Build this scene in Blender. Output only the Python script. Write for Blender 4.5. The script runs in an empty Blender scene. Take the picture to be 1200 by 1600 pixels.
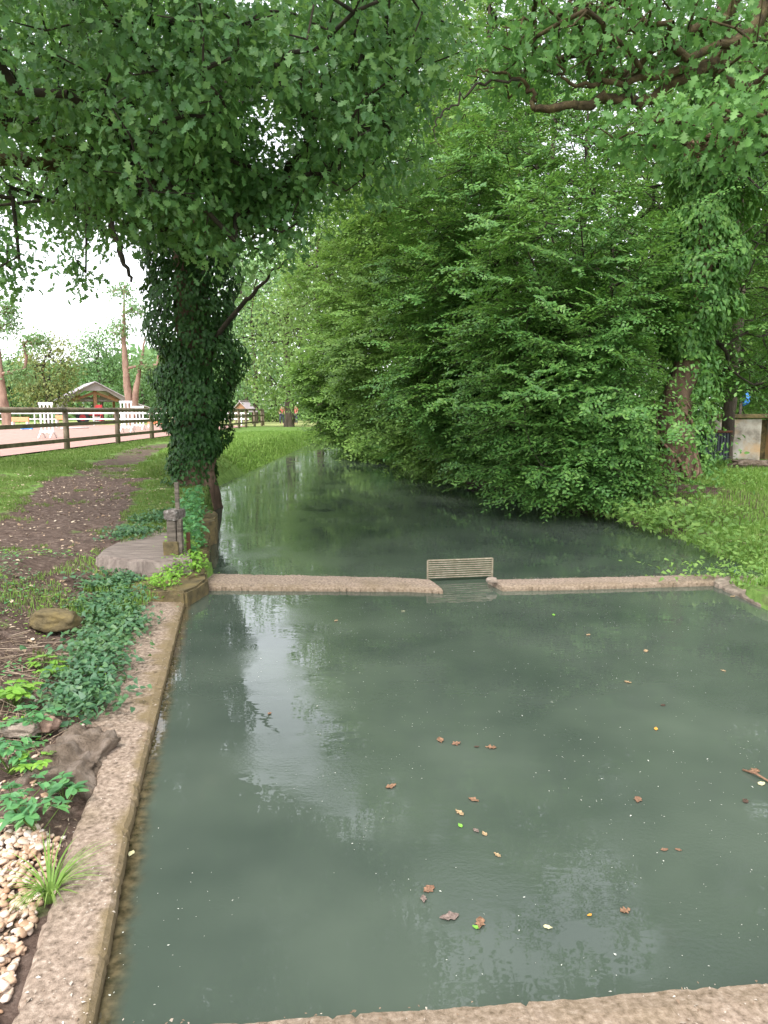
import bpy, bmesh, math, random
import numpy as np
from mathutils import Vector, Matrix, noise as mnoise
R = math.radians
rng = np.random.default_rng(11); random.seed(5)
S = bpy.context.scene; COL = S.collection
# ------------------------------------------------------------------ camera
EYE = np.array([0.0, 0.0, 1.75]); PITCH = 7.9; F = 1155.0
cd = bpy.data.cameras.new("camera"); cam = bpy.data.objects.new("camera", cd); COL.objects.link(cam)
cam.location = EYE; cam.rotation_euler = (R(90-PITCH), 0, 0)
cd.sensor_fit = 'VERTICAL'; cd.sensor_height = 24; cd.lens = 24*F/1600; cd.clip_start = .05; cd.clip_end = 2000
S.camera = cam
# ------------------------------------------------------------------ light
SUN_EL, SUN_AZ = 58, 205
w = bpy.data.worlds.new("World"); S.world = w; w.use_nodes = True
nt = w.node_tree; nt.nodes.clear()
sky = nt.nodes.new('ShaderNodeTexSky'); sky.sky_type = 'NISHITA'; sky.sun_disc = False
sky.sun_elevation = R(SUN_EL); sky.sun_rotation = R(SUN_AZ); sky.dust_density = 1.5; sky.air_density = 1.0; sky.ozone_density = 1
hs = nt.nodes.new('ShaderNodeHueSaturation'); hs.inputs['Saturation'].default_value = .2; hs.inputs['Value'].default_value = 1.5
cl = nt.nodes.new('ShaderNodeTexNoise'); cl.inputs['Scale'].default_value = 2.2; cl.inputs['Detail'].default_value = 6
tcw = nt.nodes.new('ShaderNodeTexCoord'); nt.links.new(tcw.outputs['Generated'], cl.inputs['Vector'])
mr = nt.nodes.new('ShaderNodeMapRange'); mr.inputs[1].default_value = .3; mr.inputs[2].default_value = .7; mr.inputs[3].default_value = .8; mr.inputs[4].default_value = 1.15
nt.links.new(cl.outputs['Fac'], mr.inputs[0])
mul = nt.nodes.new('ShaderNodeVectorMath'); mul.operation = 'SCALE'
bg = nt.nodes.new('ShaderNodeBackground'); bg.inputs['Strength'].default_value = .15
ow = nt.nodes.new('ShaderNodeOutputWorld')
nt.links.new(sky.outputs[0], hs.inputs['Color']); nt.links.new(hs.outputs[0], mul.inputs[0]); nt.links.new(mr.outputs[0], mul.inputs['Scale'])
nt.links.new(mul.outputs[0], bg.inputs['Color']); nt.links.new(bg.outputs[0], ow.inputs['Surface'])
sd = bpy.data.lights.new("sun", 'SUN'); so = bpy.data.objects.new("sun", sd); COL.objects.link(so)
sd.energy = 1.5; sd.angle = R(22); sd.color = (1, .97, .92)
so.rotation_euler = (R(90-SUN_EL), 0, R(180-SUN_AZ))
S.view_settings.view_transform = 'Standard'; S.view_settings.look = 'None'; S.view_settings.gamma = 1
S.view_settings.exposure = 1.3
S.cycles.max_bounces = 6; S.cycles.transparent_max_bounces = 6
# ------------------------------------------------------------------ picture <-> place helpers
CP, SP = math.cos(R(PITCH)), math.sin(R(PITCH))
def ray(px, py):
    cx, cy = (px-600)/F, (800-py)/F
    return np.array([cx, CP+cy*SP, -SP+cy*CP])
def P(px, py, z=0.0):
    d = ray(px, py); t = (z-EYE[2])/d[2]; return EYE+d*t
def D(px, py, y):
    d = ray(px, py); return EYE+d*(y/d[1])
def ss(a, b, x):
    t = np.clip((x-a)/(b-a), 0, 1); return t*t*(3-2*t)
def unit(v): return v/np.maximum(np.linalg.norm(v, axis=-1, keepdims=True), 1e-9)
def segdist(px, py, pts):
    d = np.full(px.shape, 1e9)
    for (a, b) in zip(pts[:-1], pts[1:]):
        ax, ay = a[0], a[1]; vx, vy = b[0]-ax, b[1]-ay; L = vx*vx+vy*vy+1e-12
        t = np.clip(((px-ax)*vx+(py-ay)*vy)/L, 0, 1)
        d = np.minimum(d, np.hypot(px-ax-t*vx, py-ay-t*vy))
    return d
def inside(px, py, poly):
    c = np.zeros(px.shape, bool); n = len(poly)
    for i in range(n):
        x1, y1 = poly[i][:2]; x2, y2 = poly[(i+1) % n][:2]
        if y1 == y2: continue
        c ^= ((y1 > py) != (y2 > py)) & (px < (x2-x1)*(py-y1)/(y2-y1)+x1)
    return c
def vnoise(x, y, s, seed=0):
    x = x*s+seed*17.3; y = y*s+seed*7.1
    xi = np.floor(x).astype(np.int64); yi = np.floor(y).astype(np.int64); fx = x-xi; fy = y-yi
    def h(a, b):
        n = (a*374761393+b*668265263+seed*974711) & 0xffffffff
        n = ((n ^ (n >> 13))*1274126177) & 0xffffffff
        return ((n ^ (n >> 16)) & 0xffff)/65535.0
    u = fx*fx*(3-2*fx); v = fy*fy*(3-2*fy)
    return (h(xi, yi)*(1-u)+h(xi+1, yi)*u)*(1-v)+(h(xi, yi+1)*(1-u)+h(xi+1, yi+1)*u)*v
def fbm(x, y, s, seed=0, o=4):
    r = 0; a = .5
    for i in range(o): r = r+a*vnoise(x, y, s*2**i, seed+i); a *= .5
    return r
# ------------------------------------------------------------------ object helpers
def mesh(name, v, f, m=None, parent=None, smooth=False):
    v = np.asarray(v, dtype=np.float32).reshape(-1, 3)
    me = bpy.data.meshes.new(name)
    if isinstance(f, np.ndarray):
        k = f.shape[1]; n = len(f)
        me.vertices.add(len(v)); me.vertices.foreach_set('co', v.ravel())
        me.loops.add(n*k); me.loops.foreach_set('vertex_index', f.astype(np.int32).ravel())
        me.polygons.add(n); me.polygons.foreach_set('loop_start', np.arange(0, n*k, k, dtype=np.int32))
        me.polygons.foreach_set('loop_total', np.full(n, k, dtype=np.int32))
        me.update(calc_edges=True)
    else:
        me.from_pydata(v.tolist(), [], [list(map(int, q)) for q in f]); me.update()
    if smooth: me.polygons.foreach_set('use_smooth', np.ones(len(me.polygons), bool))
    o = bpy.data.objects.new(name, me); COL.objects.link(o)
    if m: me.materials.append(m)
    if parent: o.parent = parent
    return o
def tag(o, label=None, cat=None, group=None, kind=None):
    if label: o['label'] = label
    if cat: o['category'] = cat
    if group: o['group'] = group
    if kind: o['kind'] = kind
    return o
def thing(name, label, cat, loc=(0, 0, 0), rz=0, group=None):
    o = bpy.data.objects.new(name, None); COL.objects.link(o); o.location = [float(q) for q in loc]; o.rotation_euler = (0, 0, rz)
    return tag(o, label, cat, group)
class MB:
    def __init__(s): s.v = []; s.f = []
    def add(s, v, f):
        k = len(s.v); s.v += [tuple(map(float, q)) for q in v]; s.f += [[k+i for i in q] for q in f]; return s
    def box(s, c, d, rz=0, rx=0, ry=0, j=0):
        M = Matrix.Rotation(rz, 3, 'Z') @ Matrix.Rotation(ry, 3, 'Y') @ Matrix.Rotation(rx, 3, 'X')
        v = []
        for x in (-1, 1):
            for y in (-1, 1):
                for z in (-1, 1):
                    p = M @ Vector((x*d[0]/2+random.uniform(-j, j), y*d[1]/2+random.uniform(-j, j), z*d[2]/2+random.uniform(-j, j)))
                    v.append((p.x+c[0], p.y+c[1], p.z+c[2]))
        return s.add(v, [(0, 1, 3, 2), (4, 6, 7, 5), (0, 4, 5, 1), (2, 3, 7, 6), (0, 2, 6, 4), (1, 5, 7, 3)])
    def beam(s, a, b, wd, ht):
        a = Vector(a); b = Vector(b); d = (b-a); L = d.length; d.normalize()
        u = d.cross(Vector((0, 0, 1)));
        if u.length < 1e-3: u = Vector((1, 0, 0))
        u.normalize(); n = u.cross(d)
        v = []
        for p in (a, b):
            for (i, k) in ((-1, -1), (1, -1), (1, 1), (-1, 1)): v.append(p+u*i*wd/2+n*k*ht/2)
        return s.add(v, [(0, 1, 2, 3), (7, 6, 5, 4), (0, 4, 5, 1), (1, 5, 6, 2), (2, 6, 7, 3), (3, 7, 4, 0)])
    def tube(s, pts, rad, n=10, cap=True, nz=0):
        pts = [Vector([float(q) for q in p]) for p in pts]
        if not hasattr(rad, '__len__'): rad = [rad]*len(pts)
        v = []; f = []; ref = Vector((.31, .95, .1))
        for i, p in enumerate(pts):
            d = (pts[min(i+1, len(pts)-1)]-pts[max(i-1, 0)]).normalized()
            u = ref-d*ref.dot(d)
            if u.length < .05: u = Vector((1, 0, 0))-d*d.x
            u.normalize(); ref = u; q = d.cross(u)
            for k in range(n):
                a = 2*math.pi*k/n; r = rad[i]
                if nz: r *= 1+nz*mnoise.noise(Vector((math.cos(a)*2, math.sin(a)*2, i*.35+p.x)))
                v.append(p+u*math.cos(a)*r+q*math.sin(a)*r)
        for i in range(len(pts)-1):
            for k in range(n): f.append((i*n+k, i*n+(k+1) % n, (i+1)*n+(k+1) % n, (i+1)*n+k))
        if cap: f.append(list(range(n))[::-1]); f.append([(len(pts)-1)*n+k for k in range(n)])
        return s.add(v, f)
    def build(s, name, m, parent=None, smooth=False, bevel=0):
        o = mesh(name, s.v, s.f, m, parent, smooth)
        if bevel:
            b = o.modifiers.new('bevel', 'BEVEL'); b.width = bevel; b.segments = 2; b.limit_method = 'ANGLE'
        return o
def rock(c, r, seed, sub=3, sc=(1, 1, 1), amp=.3, cut=True):
    bm = bmesh.new(); bmesh.ops.create_icosphere(bm, subdivisions=sub, radius=1)
    v = []
    for q in bm.verts:
        p = q.co.normalized(); d = 1+amp*mnoise.noise(p*1.3+Vector((seed*3.7, 1, 2)))+amp*.4*mnoise.noise(p*4+Vector((seed, 5, 2)))+amp*.15*mnoise.noise(p*11)
        if cut: p = Vector([max(-.72, min(.72, t)) for t in p])*1.25
        v.append((c[0]+p.x*d*r*sc[0], c[1]+p.y*d*r*sc[1], c[2]+p.z*d*r*sc[2]))
    f = [[x.index for x in q.verts] for q in bm.faces]; bm.free()
    return v, f
# ------------------------------------------------------------------ materials
def mat(name, ramp, scale=4, rough=.85, bump=.3, bscale=None, spec=.3, detail=8, mode='noise', coord='Object', stretch=(1, 1, 1), dist=.02, ramp2=None, s2=1.0, metal=0):
    m = bpy.data.materials.new(name); m.use_nodes = True; t = m.node_tree; N = t.nodes; L = t.links
    b = N['Principled BSDF']; b.inputs['Roughness'].default_value = rough; b.inputs['Specular IOR Level'].default_value = spec; b.inputs['Metallic'].default_value = metal
    tc = N.new('ShaderNodeTexCoord'); mp = N.new('ShaderNodeMapping'); mp.inputs['Scale'].default_value = stretch; L.new(tc.outputs[coord], mp.inputs[0])
    def rampnode(cols, fac):
        cr = N.new('ShaderNodeValToRGB'); e = cr.color_ramp.elements
        while len(e) < len(cols): e.new(.5)
        for i, (p, c) in enumerate(cols): e[i].position = p; e[i].color = (*c, 1)
        L.new(fac, cr.inputs[0]); return cr.outputs[0]
    n1 = N.new('ShaderNodeTexNoise'); n1.inputs['Scale'].default_value = scale; n1.inputs['Detail'].default_value = detail; n1.inputs['Roughness'].default_value = .62
    L.new(mp.outputs[0], n1.inputs['Vector']); col = rampnode(ramp, n1.outputs['Fac'])
    if ramp2:
        n2 = N.new('ShaderNodeTexNoise'); n2.inputs['Scale'].default_value = s2; n2.inputs['Detail'].default_value = 5; L.new(mp.outputs[0], n2.inputs['Vector'])
        c2 = rampnode(ramp2[1:], n1.outputs['Fac']) if len(ramp2) > 2 else rampnode([(0, ramp2[1][1]), (1, ramp2[1][1])], n1.outputs['Fac'])
        mk = N.new('ShaderNodeMapRange'); mk.inputs[1].default_value = ramp2[0][0]; mk.inputs[2].default_value = ramp2[0][1]; L.new(n2.outputs['Fac'], mk.inputs[0])
        mx = N.new('ShaderNodeMix'); mx.data_type = 'RGBA'; L.new(mk.outputs[0], mx.inputs[0]); L.new(col, mx.inputs[6]); L.new(c2, mx.inputs[7]); col = mx.outputs[2]
    L.new(col, b.inputs['Base Color'])
    if bump:
        n3 = N.new('ShaderNodeTexNoise'); n3.inputs['Scale'].default_value = bscale or scale*3; n3.inputs['Detail'].default_value = 8; n3.inputs['Roughness'].default_value = .7
        L.new(mp.outputs[0], n3.inputs['Vector']); bp = N.new('ShaderNodeBump'); bp.inputs['Strength'].default_value = bump; bp.inputs['Distance'].default_value = dist
        L.new(n3.outputs['Fac'], bp.inputs['Height']); L.new(bp.outputs[0], b.inputs['Normal'])
    return m
def leafmat(name, a, b, c, trans=.35, tcol=None, rough=.5, spec=.35, clump=1.2):
    m = bpy.data.materials.new(name); m.use_nodes = True; t = m.node_tree; N = t.nodes; L = t.links
    p = N['Principled BSDF']; p.inputs['Roughness'].default_value = rough; p.inputs['Specular IOR Level'].default_value = spec
    g = N.new('ShaderNodeNewGeometry'); tc = N.new('ShaderNodeTexCoord'); n = N.new('ShaderNodeTexNoise'); n.inputs['Scale'].default_value = clump; n.inputs['Detail'].default_value = 3
    L.new(tc.outputs['Object'], n.inputs['Vector'])
    ad = N.new('ShaderNodeMath'); ad.operation = 'MULTIPLY_ADD'; ad.inputs[1].default_value = .45; L.new(g.outputs['Random Per Island'], ad.inputs[0])
    sc = N.new('ShaderNodeMath'); sc.operation = 'MULTIPLY'; sc.inputs[1].default_value = .6; L.new(n.outputs['Fac'], sc.inputs[0]); L.new(sc.outputs[0], ad.inputs[2])
    cr = N.new('ShaderNodeValToRGB'); e = cr.color_ramp.elements; e.new(.5)
    for i, (q, cc) in enumerate(((.15, a), (.5, b), (.9, c))): e[i].position = q; e[i].color = (*cc, 1)
    L.new(ad.outputs[0], cr.inputs[0]); L.new(cr.outputs[0], p.inputs['Base Color'])
    tr = N.new('ShaderNodeBsdfTranslucent')
    mm = N.new('ShaderNodeMix'); mm.data_type = 'RGBA'; mm.inputs[0].default_value = .45; mm.inputs[7].default_value = (*(tcol or (.22, .38, .05)), 1); L.new(cr.outputs[0], mm.inputs[6]); L.new(mm.outputs[2], tr.inputs[0])
    ms = N.new('ShaderNodeMixShader'); ms.inputs[0].default_value = trans; L.new(p.outputs[0], ms.inputs[1]); L.new(tr.outputs[0], ms.inputs[2]); L.new(ms.outputs[0], N['Material Output'].inputs[0])
    return m
M = {}
M['oak'] = leafmat('oak_leaves', (.07, .18, .065), (.12, .26, .09), (.24, .4, .12), trans=.45, spec=.5, rough=.42)
M['oak2'] = leafmat('light_oak_leaves', (.07, .17, .05), (.11, .25, .065), (.19, .36, .09), trans=.42, tcol=(.2, .4, .08))
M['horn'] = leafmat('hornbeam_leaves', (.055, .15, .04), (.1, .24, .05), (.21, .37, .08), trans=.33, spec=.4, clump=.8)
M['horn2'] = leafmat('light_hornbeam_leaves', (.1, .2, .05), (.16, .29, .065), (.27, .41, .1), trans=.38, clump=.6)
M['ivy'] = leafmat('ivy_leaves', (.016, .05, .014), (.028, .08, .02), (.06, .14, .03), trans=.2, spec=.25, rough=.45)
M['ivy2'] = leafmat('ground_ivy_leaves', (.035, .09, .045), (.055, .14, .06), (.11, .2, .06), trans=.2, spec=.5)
M['will'] = leafmat('willow_leaves', (.13, .22, .07), (.19, .31, .09), (.3, .43, .13), trans=.4, clump=.4)
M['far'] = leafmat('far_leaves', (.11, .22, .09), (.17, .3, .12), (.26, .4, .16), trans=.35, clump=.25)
M['olive'] = leafmat('olive_leaves', (.14, .2, .07), (.22, .28, .09), (.34, .34, .11), trans=.3, clump=.4, tcol=(.3, .3, .06))
M['plant'] = leafmat('plant_leaves', (.06, .18, .07), (.09, .25, .09), (.15, .34, .09), trans=.3, spec=.4)
M['lime'] = leafmat('lime_leaves', (.14, .3, .04), (.2, .4, .05), (.3, .5, .08), trans=.4)
M['grass'] = leafmat('grass_blades', (.08, .13, .03), (.13, .2, .045), (.27, .3, .12), trans=.35, clump=1.5, spec=.2)
M['grass3'] = leafmat('bank_grass_blades', (.12, .22, .04), (.18, .32, .06), (.34, .42, .14), trans=.35, clump=1.2, spec=.2)
M['grass2'] = leafmat('bright_grass_blades', (.13, .24, .05), (.2, .33, .07), (.31, .43, .12), trans=.4, clump=.6, spec=.2)
M['bark'] = mat('bark', [(.3, (.03, .024, .018)), (.7, (.13, .1, .075))], 6, .95, 1, 9, stretch=(1, 1, .25), dist=.05)
M['barkd'] = mat('dark_bark', [(.3, (.02, .018, .014)), (.7, (.07, .055, .04))], 6, .95, .8, 12)
M['barkr'] = mat('reddish_bark', [(.3, (.13, .075, .05)), (.7, (.34, .22, .155))], 3, .95, 1, 7, stretch=(1, 1, .3), dist=.04)
M['barki'] = mat('ivy_rooted_bark', [(.3, (.045, .03, .02)), (.55, (.14, .09, .06)), (.75, (.26, .17, .12))], 5, .95, 1, 9, stretch=(1, 1, .3), dist=.04)
M['barko'] = mat('orange_pine_bark', [(.3, (.16, .1, .075)), (.7, (.36, .24, .18))], 2, .95, .8, 5, stretch=(1, 1, .4), dist=.04)
M['mossb'] = mat('mossy_bark', [(.3, (.035, .025, .015)), (.55, (.11, .08, .04)), (.8, (.15, .15, .05))], 9, .95, 1, 20, dist=.03)
M['conc'] = mat('weathered_concrete', [(.3, (.085, .06, .043)), (.43, (.215, .16, .12)), (.56, (.31, .235, .18)), (.72, (.45, .37, .3))], 45, .97, .9, 120, dist=.006, detail=12, ramp2=((.55, .78), (.3, (.12, .09, .06)), (.7, (.27, .2, .13))), s2=2.2)
def edge_moss(m, c):
    t = m.node_tree; N = t.nodes; L = t.links; b = N['Principled BSDF']; src = b.inputs['Base Color'].links[0].from_socket
    a = N.new('ShaderNodeAttribute'); a.attribute_name = 'edge'; sx = N.new('ShaderNodeSeparateColor'); L.new(a.outputs['Color'], sx.inputs[0])
    mx = N.new('ShaderNodeMix'); mx.data_type = 'RGBA'; L.new(sx.outputs[0], mx.inputs[0]); L.new(src, mx.inputs[6]); mx.inputs[7].default_value = (*c, 1); L.new(mx.outputs[2], b.inputs['Base Color'])
edge_moss(M['conc'], (.17, .125, .06))
M['moss'] = mat('moss_covered_stone', [(.3, (.05, .04, .02)), (.5, (.13, .1, .05)), (.68, (.2, .15, .06))], 9, .95, .8, 40, dist=.02)
M['stone'] = mat('rough_stone', [(.3, (.1, .08, .06)), (.55, (.3, .24, .19)), (.75, (.42, .36, .3))], 5, .95, .9, 25, dist=.03)
M['earthy'] = mat('crumbling_mortar', [(.3, (.06, .04, .025)), (.5, (.2, .15, .11)), (.75, (.36, .29, .24))], 8, .98, 1, 22, dist=.05)
M['wood'] = mat('weathered_grey_wood', [(.3, (.05, .04, .03)), (.7, (.21, .175, .14))], 5, .9, .6, 20, stretch=(1, 1, 6))
M['timber'] = mat('brown_rail_timber', [(.3, (.1, .075, .05)), (.7, (.26, .21, .15))], 3, .85, .4, 12)
M['slab'] = mat('old_sleeper_wood', [(.3, (.13, .1, .085)), (.7, (.33, .27, .23))], 4, .9, .8, 14, stretch=(1, 7, 1), dist=.03)
M['capst'] = mat('lichened_block', [(.35, (.06, .05, .04)), (.55, (.2, .17, .15)), (.66, (.5, .47, .44))], 14, .95, 1, 30, dist=.03)
M['rust'] = mat('rusty_iron', [(.3, (.05, .03, .02)), (.7, (.2, .09, .05))], 12, .8, .4, metal=.3)
M['grid'] = mat('pale_galvanised_bars', [(.3, (.16, .13, .08)), (.7, (.32, .28, .2))], 20, .7, .2)
M['white'] = mat('white_painted_wood', [(.3, (.7, .7, .7)), (.7, (.85, .85, .84))], 4, .6, .1)
M['orange'] = mat('orange_plastic', [(.3, (.8, .25, .12)), (.7, (.9, .35, .18))], 4, .5, 0)
M['blue'] = mat('blue_plastic', [(.3, (.05, .25, .7)), (.7, (.1, .35, .85))], 4, .5, 0)
M['red'] = mat('dark_red_paint', [(.3, (.4, .03, .04)), (.7, (.55, .05, .06))], 4, .5, 0)
M['dark'] = mat('dark_rubber', [(.3, (.02, .02, .025)), (.7, (.05, .05, .06))], 4, .7, .1)
M['steel'] = mat('grey_corrugated_steel', [(.3, (.045, .05, .06)), (.7, (.09, .095, .11))], 5, .55, .1, metal=.3)
M['clad'] = mat('mauve_metal_cladding', [(.3, (.36, .3, .32)), (.7, (.46, .4, .42))], 1, .6, .1)
M['roof'] = mat('mauve_roof_sheet', [(.3, (.38, .32, .36)), (.7, (.5, .43, .47))], 1.5, .6, .2, stretch=(8, 1, 1))
M['beam'] = mat('orange_timber', [(.3, (.3, .15, .08)), (.7, (.44, .25, .14))], 3, .7, .2)
M['plaster'] = mat('stained_render', [(.3, (.16, .13, .1)), (.5, (.42, .37, .31)), (.75, (.6, .56, .5))], 2.5, .95, .5, 12, ramp2=((.5, .62), (0, (.5, .3, .14)), (1, (.55, .36, .2))), s2=1.1)
M['skin'] = mat('skin', [(0, (.5, .3, .22)), (1, (.55, .34, .25))], 2, .6, 0)
M['shirt'] = mat('coral_red_cloth', [(.3, (.55, .14, .12)), (.7, (.65, .2, .17))], 5, .8, .1)
M['jean'] = mat('dark_cloth', [(.3, (.05, .06, .09)), (.7, (.1, .1, .14))], 5, .9, .1)
M['litter'] = leafmat('dry_leaf_litter', (.2, .12, .07), (.4, .28, .18), (.65, .55, .42), trans=.1, tcol=(.4, .25, .1))
M['pebble'] = leafmat('pebbles', (.26, .13, .06), (.48, .34, .24), (.68, .62, .56), trans=0, spec=.3, clump=3)
M['fleaf'] = leafmat('soil_twigs', (.12, .08, .05), (.25, .18, .12), (.42, .33, .25), trans=0)
# ------------------------------------------------------------------ ground
def PL(lst, z=0.0): return [P(a, b, z)[:2] for a, b in lst]
bankL = PL([(322, 900), (326, 860), (332, 815), (340, 772), (387, 753), (433, 730), (467, 707), (490, 696)])
bankR = PL([(1155, 905), (1120, 885), (1050, 857), (980, 832), (925, 812), (860, 800), (800, 782), (740, 762), (690, 748), (620, 735), (560, 720), (520, 706)])
riverpoly = bankL+[np.array([-1.5, 44.]), np.array([8., 58.]), np.array([14., 58.]), np.array([3., 44.])]+bankR[::-1]
WT = .05
inner = PL([(290, 930), (262, 1035), (235, 1150), (211, 1249), (178, 1422), (144, 1595)], WT)
near = PL([(144, 1597), (370, 1590), (560, 1577), (760, 1563), (960, 1548), (1200, 1530)], WT)
ndir = unit(near[-1]-near[1]); near.append(near[-1]+ndir*2.2)
rw = PL([(1128, 911), (1200, 945)], WT); rdir = unit(rw[1]-rw[0]); rw.append(rw[1]+np.array([.25, -.7])); rw.append(near[-1]+np.array([.1, 0]))
weirF = PL([(296, 922), (690, 921)], WT)+PL([(790, 917), (1130, 912)], WT)
basin = inner[::-1]+[weirF[0], weirF[-1]]+rw+near[::-1]
arena_edge = -10.2
pathline = PL([(-220, 1050), (-60, 955), (15, 890), (68, 830), (118, 780), (165, 744), (208, 714), (255, 695)], .42)
def gz(x, y):
    x = np.asarray(x, float); y = np.asarray(y, float)
    inr = inside(x, y, riverpoly); inb = inside(x, y, basin)
    dr = segdist(x, y, bankL); dR = segdist(x, y, bankR); dpoly = segdist(x, y, riverpoly+[riverpoly[0]])
    left = x < np.interp(y, [0, 7, 12, 30, 60], [.5, .5, 0, 1, 4])
    up = .5+.0*x
    # left side: low by the basin wall, rising to the path
    wl = np.interp(y, [q[1] for q in inner[::-1]], [q[0] for q in inner[::-1]])-.27
    dl = wl-x
    low = .03+.36*ss(.25, 1.5, dl)*ss(2.0, 4.2, y)+.1*ss(.3, 2.5, dl)
    low = np.maximum(low, -.1)
    tt = ss(6.3, 8.5, y)
    zl = low*(1-tt)+tt*(.28+.22*ss(8, 16, y))
    zl = np.where(y > 9, zl, zl)
    zl = zl+.06*ss(2.5, 5, dl)
    # right side
    zr = .12+.40*ss(.2, 4.0, dR)+.06*ss(4.5, 8, x)*ss(8, 14, y)
    zr = np.where(y < 7, .10+.35*ss(3.9, 6, x), zr)
    z = np.where(left, zl, zr)
    z = z+(fbm(x, y, 1.3, 3)-.47)*.12*ss(.2, 1.5, dpoly)+(fbm(x, y, 7, 5)-.47)*.03
    z = np.where(y > 18, .5+(fbm(x, y, .3, 2)-.47)*.15*(1-ss(38, 46, y)), z)
    # bank profile
    near_river = np.where(inr, -dpoly, dpoly)
    prof = ss(-.1, np.where(left & (y > 14), 1.6, np.where(left, .12, .7)), near_river)
    z = np.where(near_river < 1.8, -.5+(z+.5)*prof, z)
    z = np.where(inr & (dpoly > .1), -.5, z)
    # flatten under the walls and dig the basin
    strip = segdist(x, y, inner+[weirF[0]])
    z = np.where((strip < .32) & (y < 7.2), np.minimum(z, WT-.03), z); z = np.where(~inr & (dpoly > .3) & (y < 9), np.maximum(z, .018), z)
    z = np.where(segdist(x, y, weirF) < .8, np.minimum(z, -.2+.0*x), z) if False else z
    z = np.where((y > weirF[0][1]-.1) & (y < weirF[0][1]+1.15) & (x > weirF[0][0]+.1) & (x < weirF[-1][0]+.1), -.5, z)
    z = np.where(inb, -.5, z)
    z = np.where((y < near[-1][1]) & (x > -.8) & (x < 5) & (segdist(x, y, near) < .6), -.2, z)
    # path worn in
    pd = segdist(x, y, pathline); z = z-.05*(1-ss(.2, .9, pd))
    z = np.where(x < arena_edge+.4, np.minimum(z, .5)*0+.47, z)
    return z
def axis(parts):
    out = []
    for a, b, s in parts: out += list(np.arange(a, b, s))
    return np.array(out)
gx = axis([(-420, -60, 20), (-60, -20, 2.5), (-20, -8, .5), (-8, -4.6, .15), (-4.6, 5.6, .07), (5.6, 10, .2), (10, 30, 1), (30, 100, 8), (100, 421, 30)])
gy = axis([(-60, -2, 8), (-2, 0, .5), (0, 1.2, .2), (1.2, 9, .07), (9, 16, .12), (16, 50, .35), (50, 100, 3), (100, 700, 40)])
X, Y = np.meshgrid(gx, gy); Z = gz(X, Y)
nx = len(gx); idx = np.arange(X.size).reshape(X.shape)
fq = np.stack([idx[:-1, :-1].ravel(), idx[:-1, 1:].ravel(), idx[1:, 1:].ravel(), idx[1:, :-1].ravel()], 1)
def groundmat():
    m = bpy.data.materials.new('ground'); m.use_nodes = True; t = m.node_tree; N = t.nodes; L = t.links
    b = N['Principled BSDF']; b.inputs['Roughness'].default_value = .95; b.inputs['Specular IOR Level'].default_value = .1
    tc = N.new('ShaderNodeTexCoord'); a = N.new('ShaderNodeAttribute'); a.attribute_name = 'cover'
    def noi(s, d=8):
        n = N.new('ShaderNodeTexNoise'); n.inputs['Scale'].default_value = s; n.inputs['Detail'].default_value = d; n.inputs['Roughness'].default_value = .65; L.new(tc.outputs['Object'], n.inputs['Vector']); return n
    def ramp(n, cols):
        cr = N.new('ShaderNodeValToRGB'); e = cr.color_ramp.elements
        while len(e) < len(cols): e.new(.5)
        for i, (p, c) in enumerate(cols): e[i].position = p; e[i].color = (*c, 1)
        L.new(n.outputs['Fac'], cr.inputs[0]); return cr.outputs[0]
    soil = ramp(noi(14), [(.3, (.05, .033, .026)), (.5, (.105, .072, .057)), (.68, (.19, .14, .115))])
    gr = ramp(noi(9), [(.3, (.07, .12, .03)), (.55, (.13, .22, .05)), (.75, (.22, .27, .1))])
    nn = noi(3.5, 6); ad = N.new('ShaderNodeMath'); ad.operation = 'ADD'; sx = N.new('ShaderNodeSeparateColor'); L.new(a.outputs['Color'], sx.inputs[0])
    sb = N.new('ShaderNodeMath'); sb.operation = 'SUBTRACT'; sb.inputs[1].default_value = .5; L.new(nn.outputs['Fac'], sb.inputs[0])
    ml = N.new('ShaderNodeMath'); ml.operation = 'MULTIPLY'; ml.inputs[1].default_value = 2.2; L.new(sb.outputs[0], ml.inputs[0])
    L.new(ml.outputs[0], ad.inputs[0]); L.new(sx.outputs[0], ad.inputs[1])
    st = N.new('ShaderNodeMapRange'); st.inputs[1].default_value = .35; st.inputs[2].default_value = .65; L.new(ad.outputs[0], st.inputs[0])
    mx = N.new('ShaderNodeMix'); mx.data_type = 'RGBA'; L.new(st.outputs[0], mx.inputs[0]); L.new(soil, mx.inputs[6]); L.new(gr, mx.inputs[7])
    L.new(mx.outputs[2], b.inputs['Base Color'])
    bn = noi(30); bp = N.new('ShaderNodeBump'); bp.inputs['Strength'].default_value = .8; bp.inputs['Distance'].default_value = .03; L.new(bn.outputs['Fac'], bp.inputs['Height']); L.new(bp.outputs[0], b.inputs['Normal'])
    return m
ground = mesh('ground', np.stack([X.ravel(), Y.ravel(), Z.ravel()], 1), fq, groundmat(), smooth=True); tag(ground, kind='structure')
def cover(x, y):
    """0 bare soil .. 1 grass"""
    c = .7+0*x
    pd = segdist(x, y, pathline); c = c-1.2*(1-ss(.36, 1.0, pd))
    wl = np.interp(y, [q[1] for q in inner[::-1]], [q[0] for q in inner[::-1]])-.27
    c = np.where((y < 5.2) & (x < wl+.3), .12, c)
    c = np.where((y > 14), np.minimum(1.0, .25+.8*ss(.3, .9, pd)+ss(26, 32, y)), c)
    c = np.where((x > 3) & (y < 14), .75, c)
    c = np.where((x > 2) & (y > 9) & (segdist(x, y, bankR) < 2.5) & (y > 10), 0.0, c)
    return np.clip(c, 0, 1)
ca = ground.data.color_attributes.new('cover', 'FLOAT_COLOR', 'POINT'); cv = cover(X.ravel(), Y.ravel())
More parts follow.
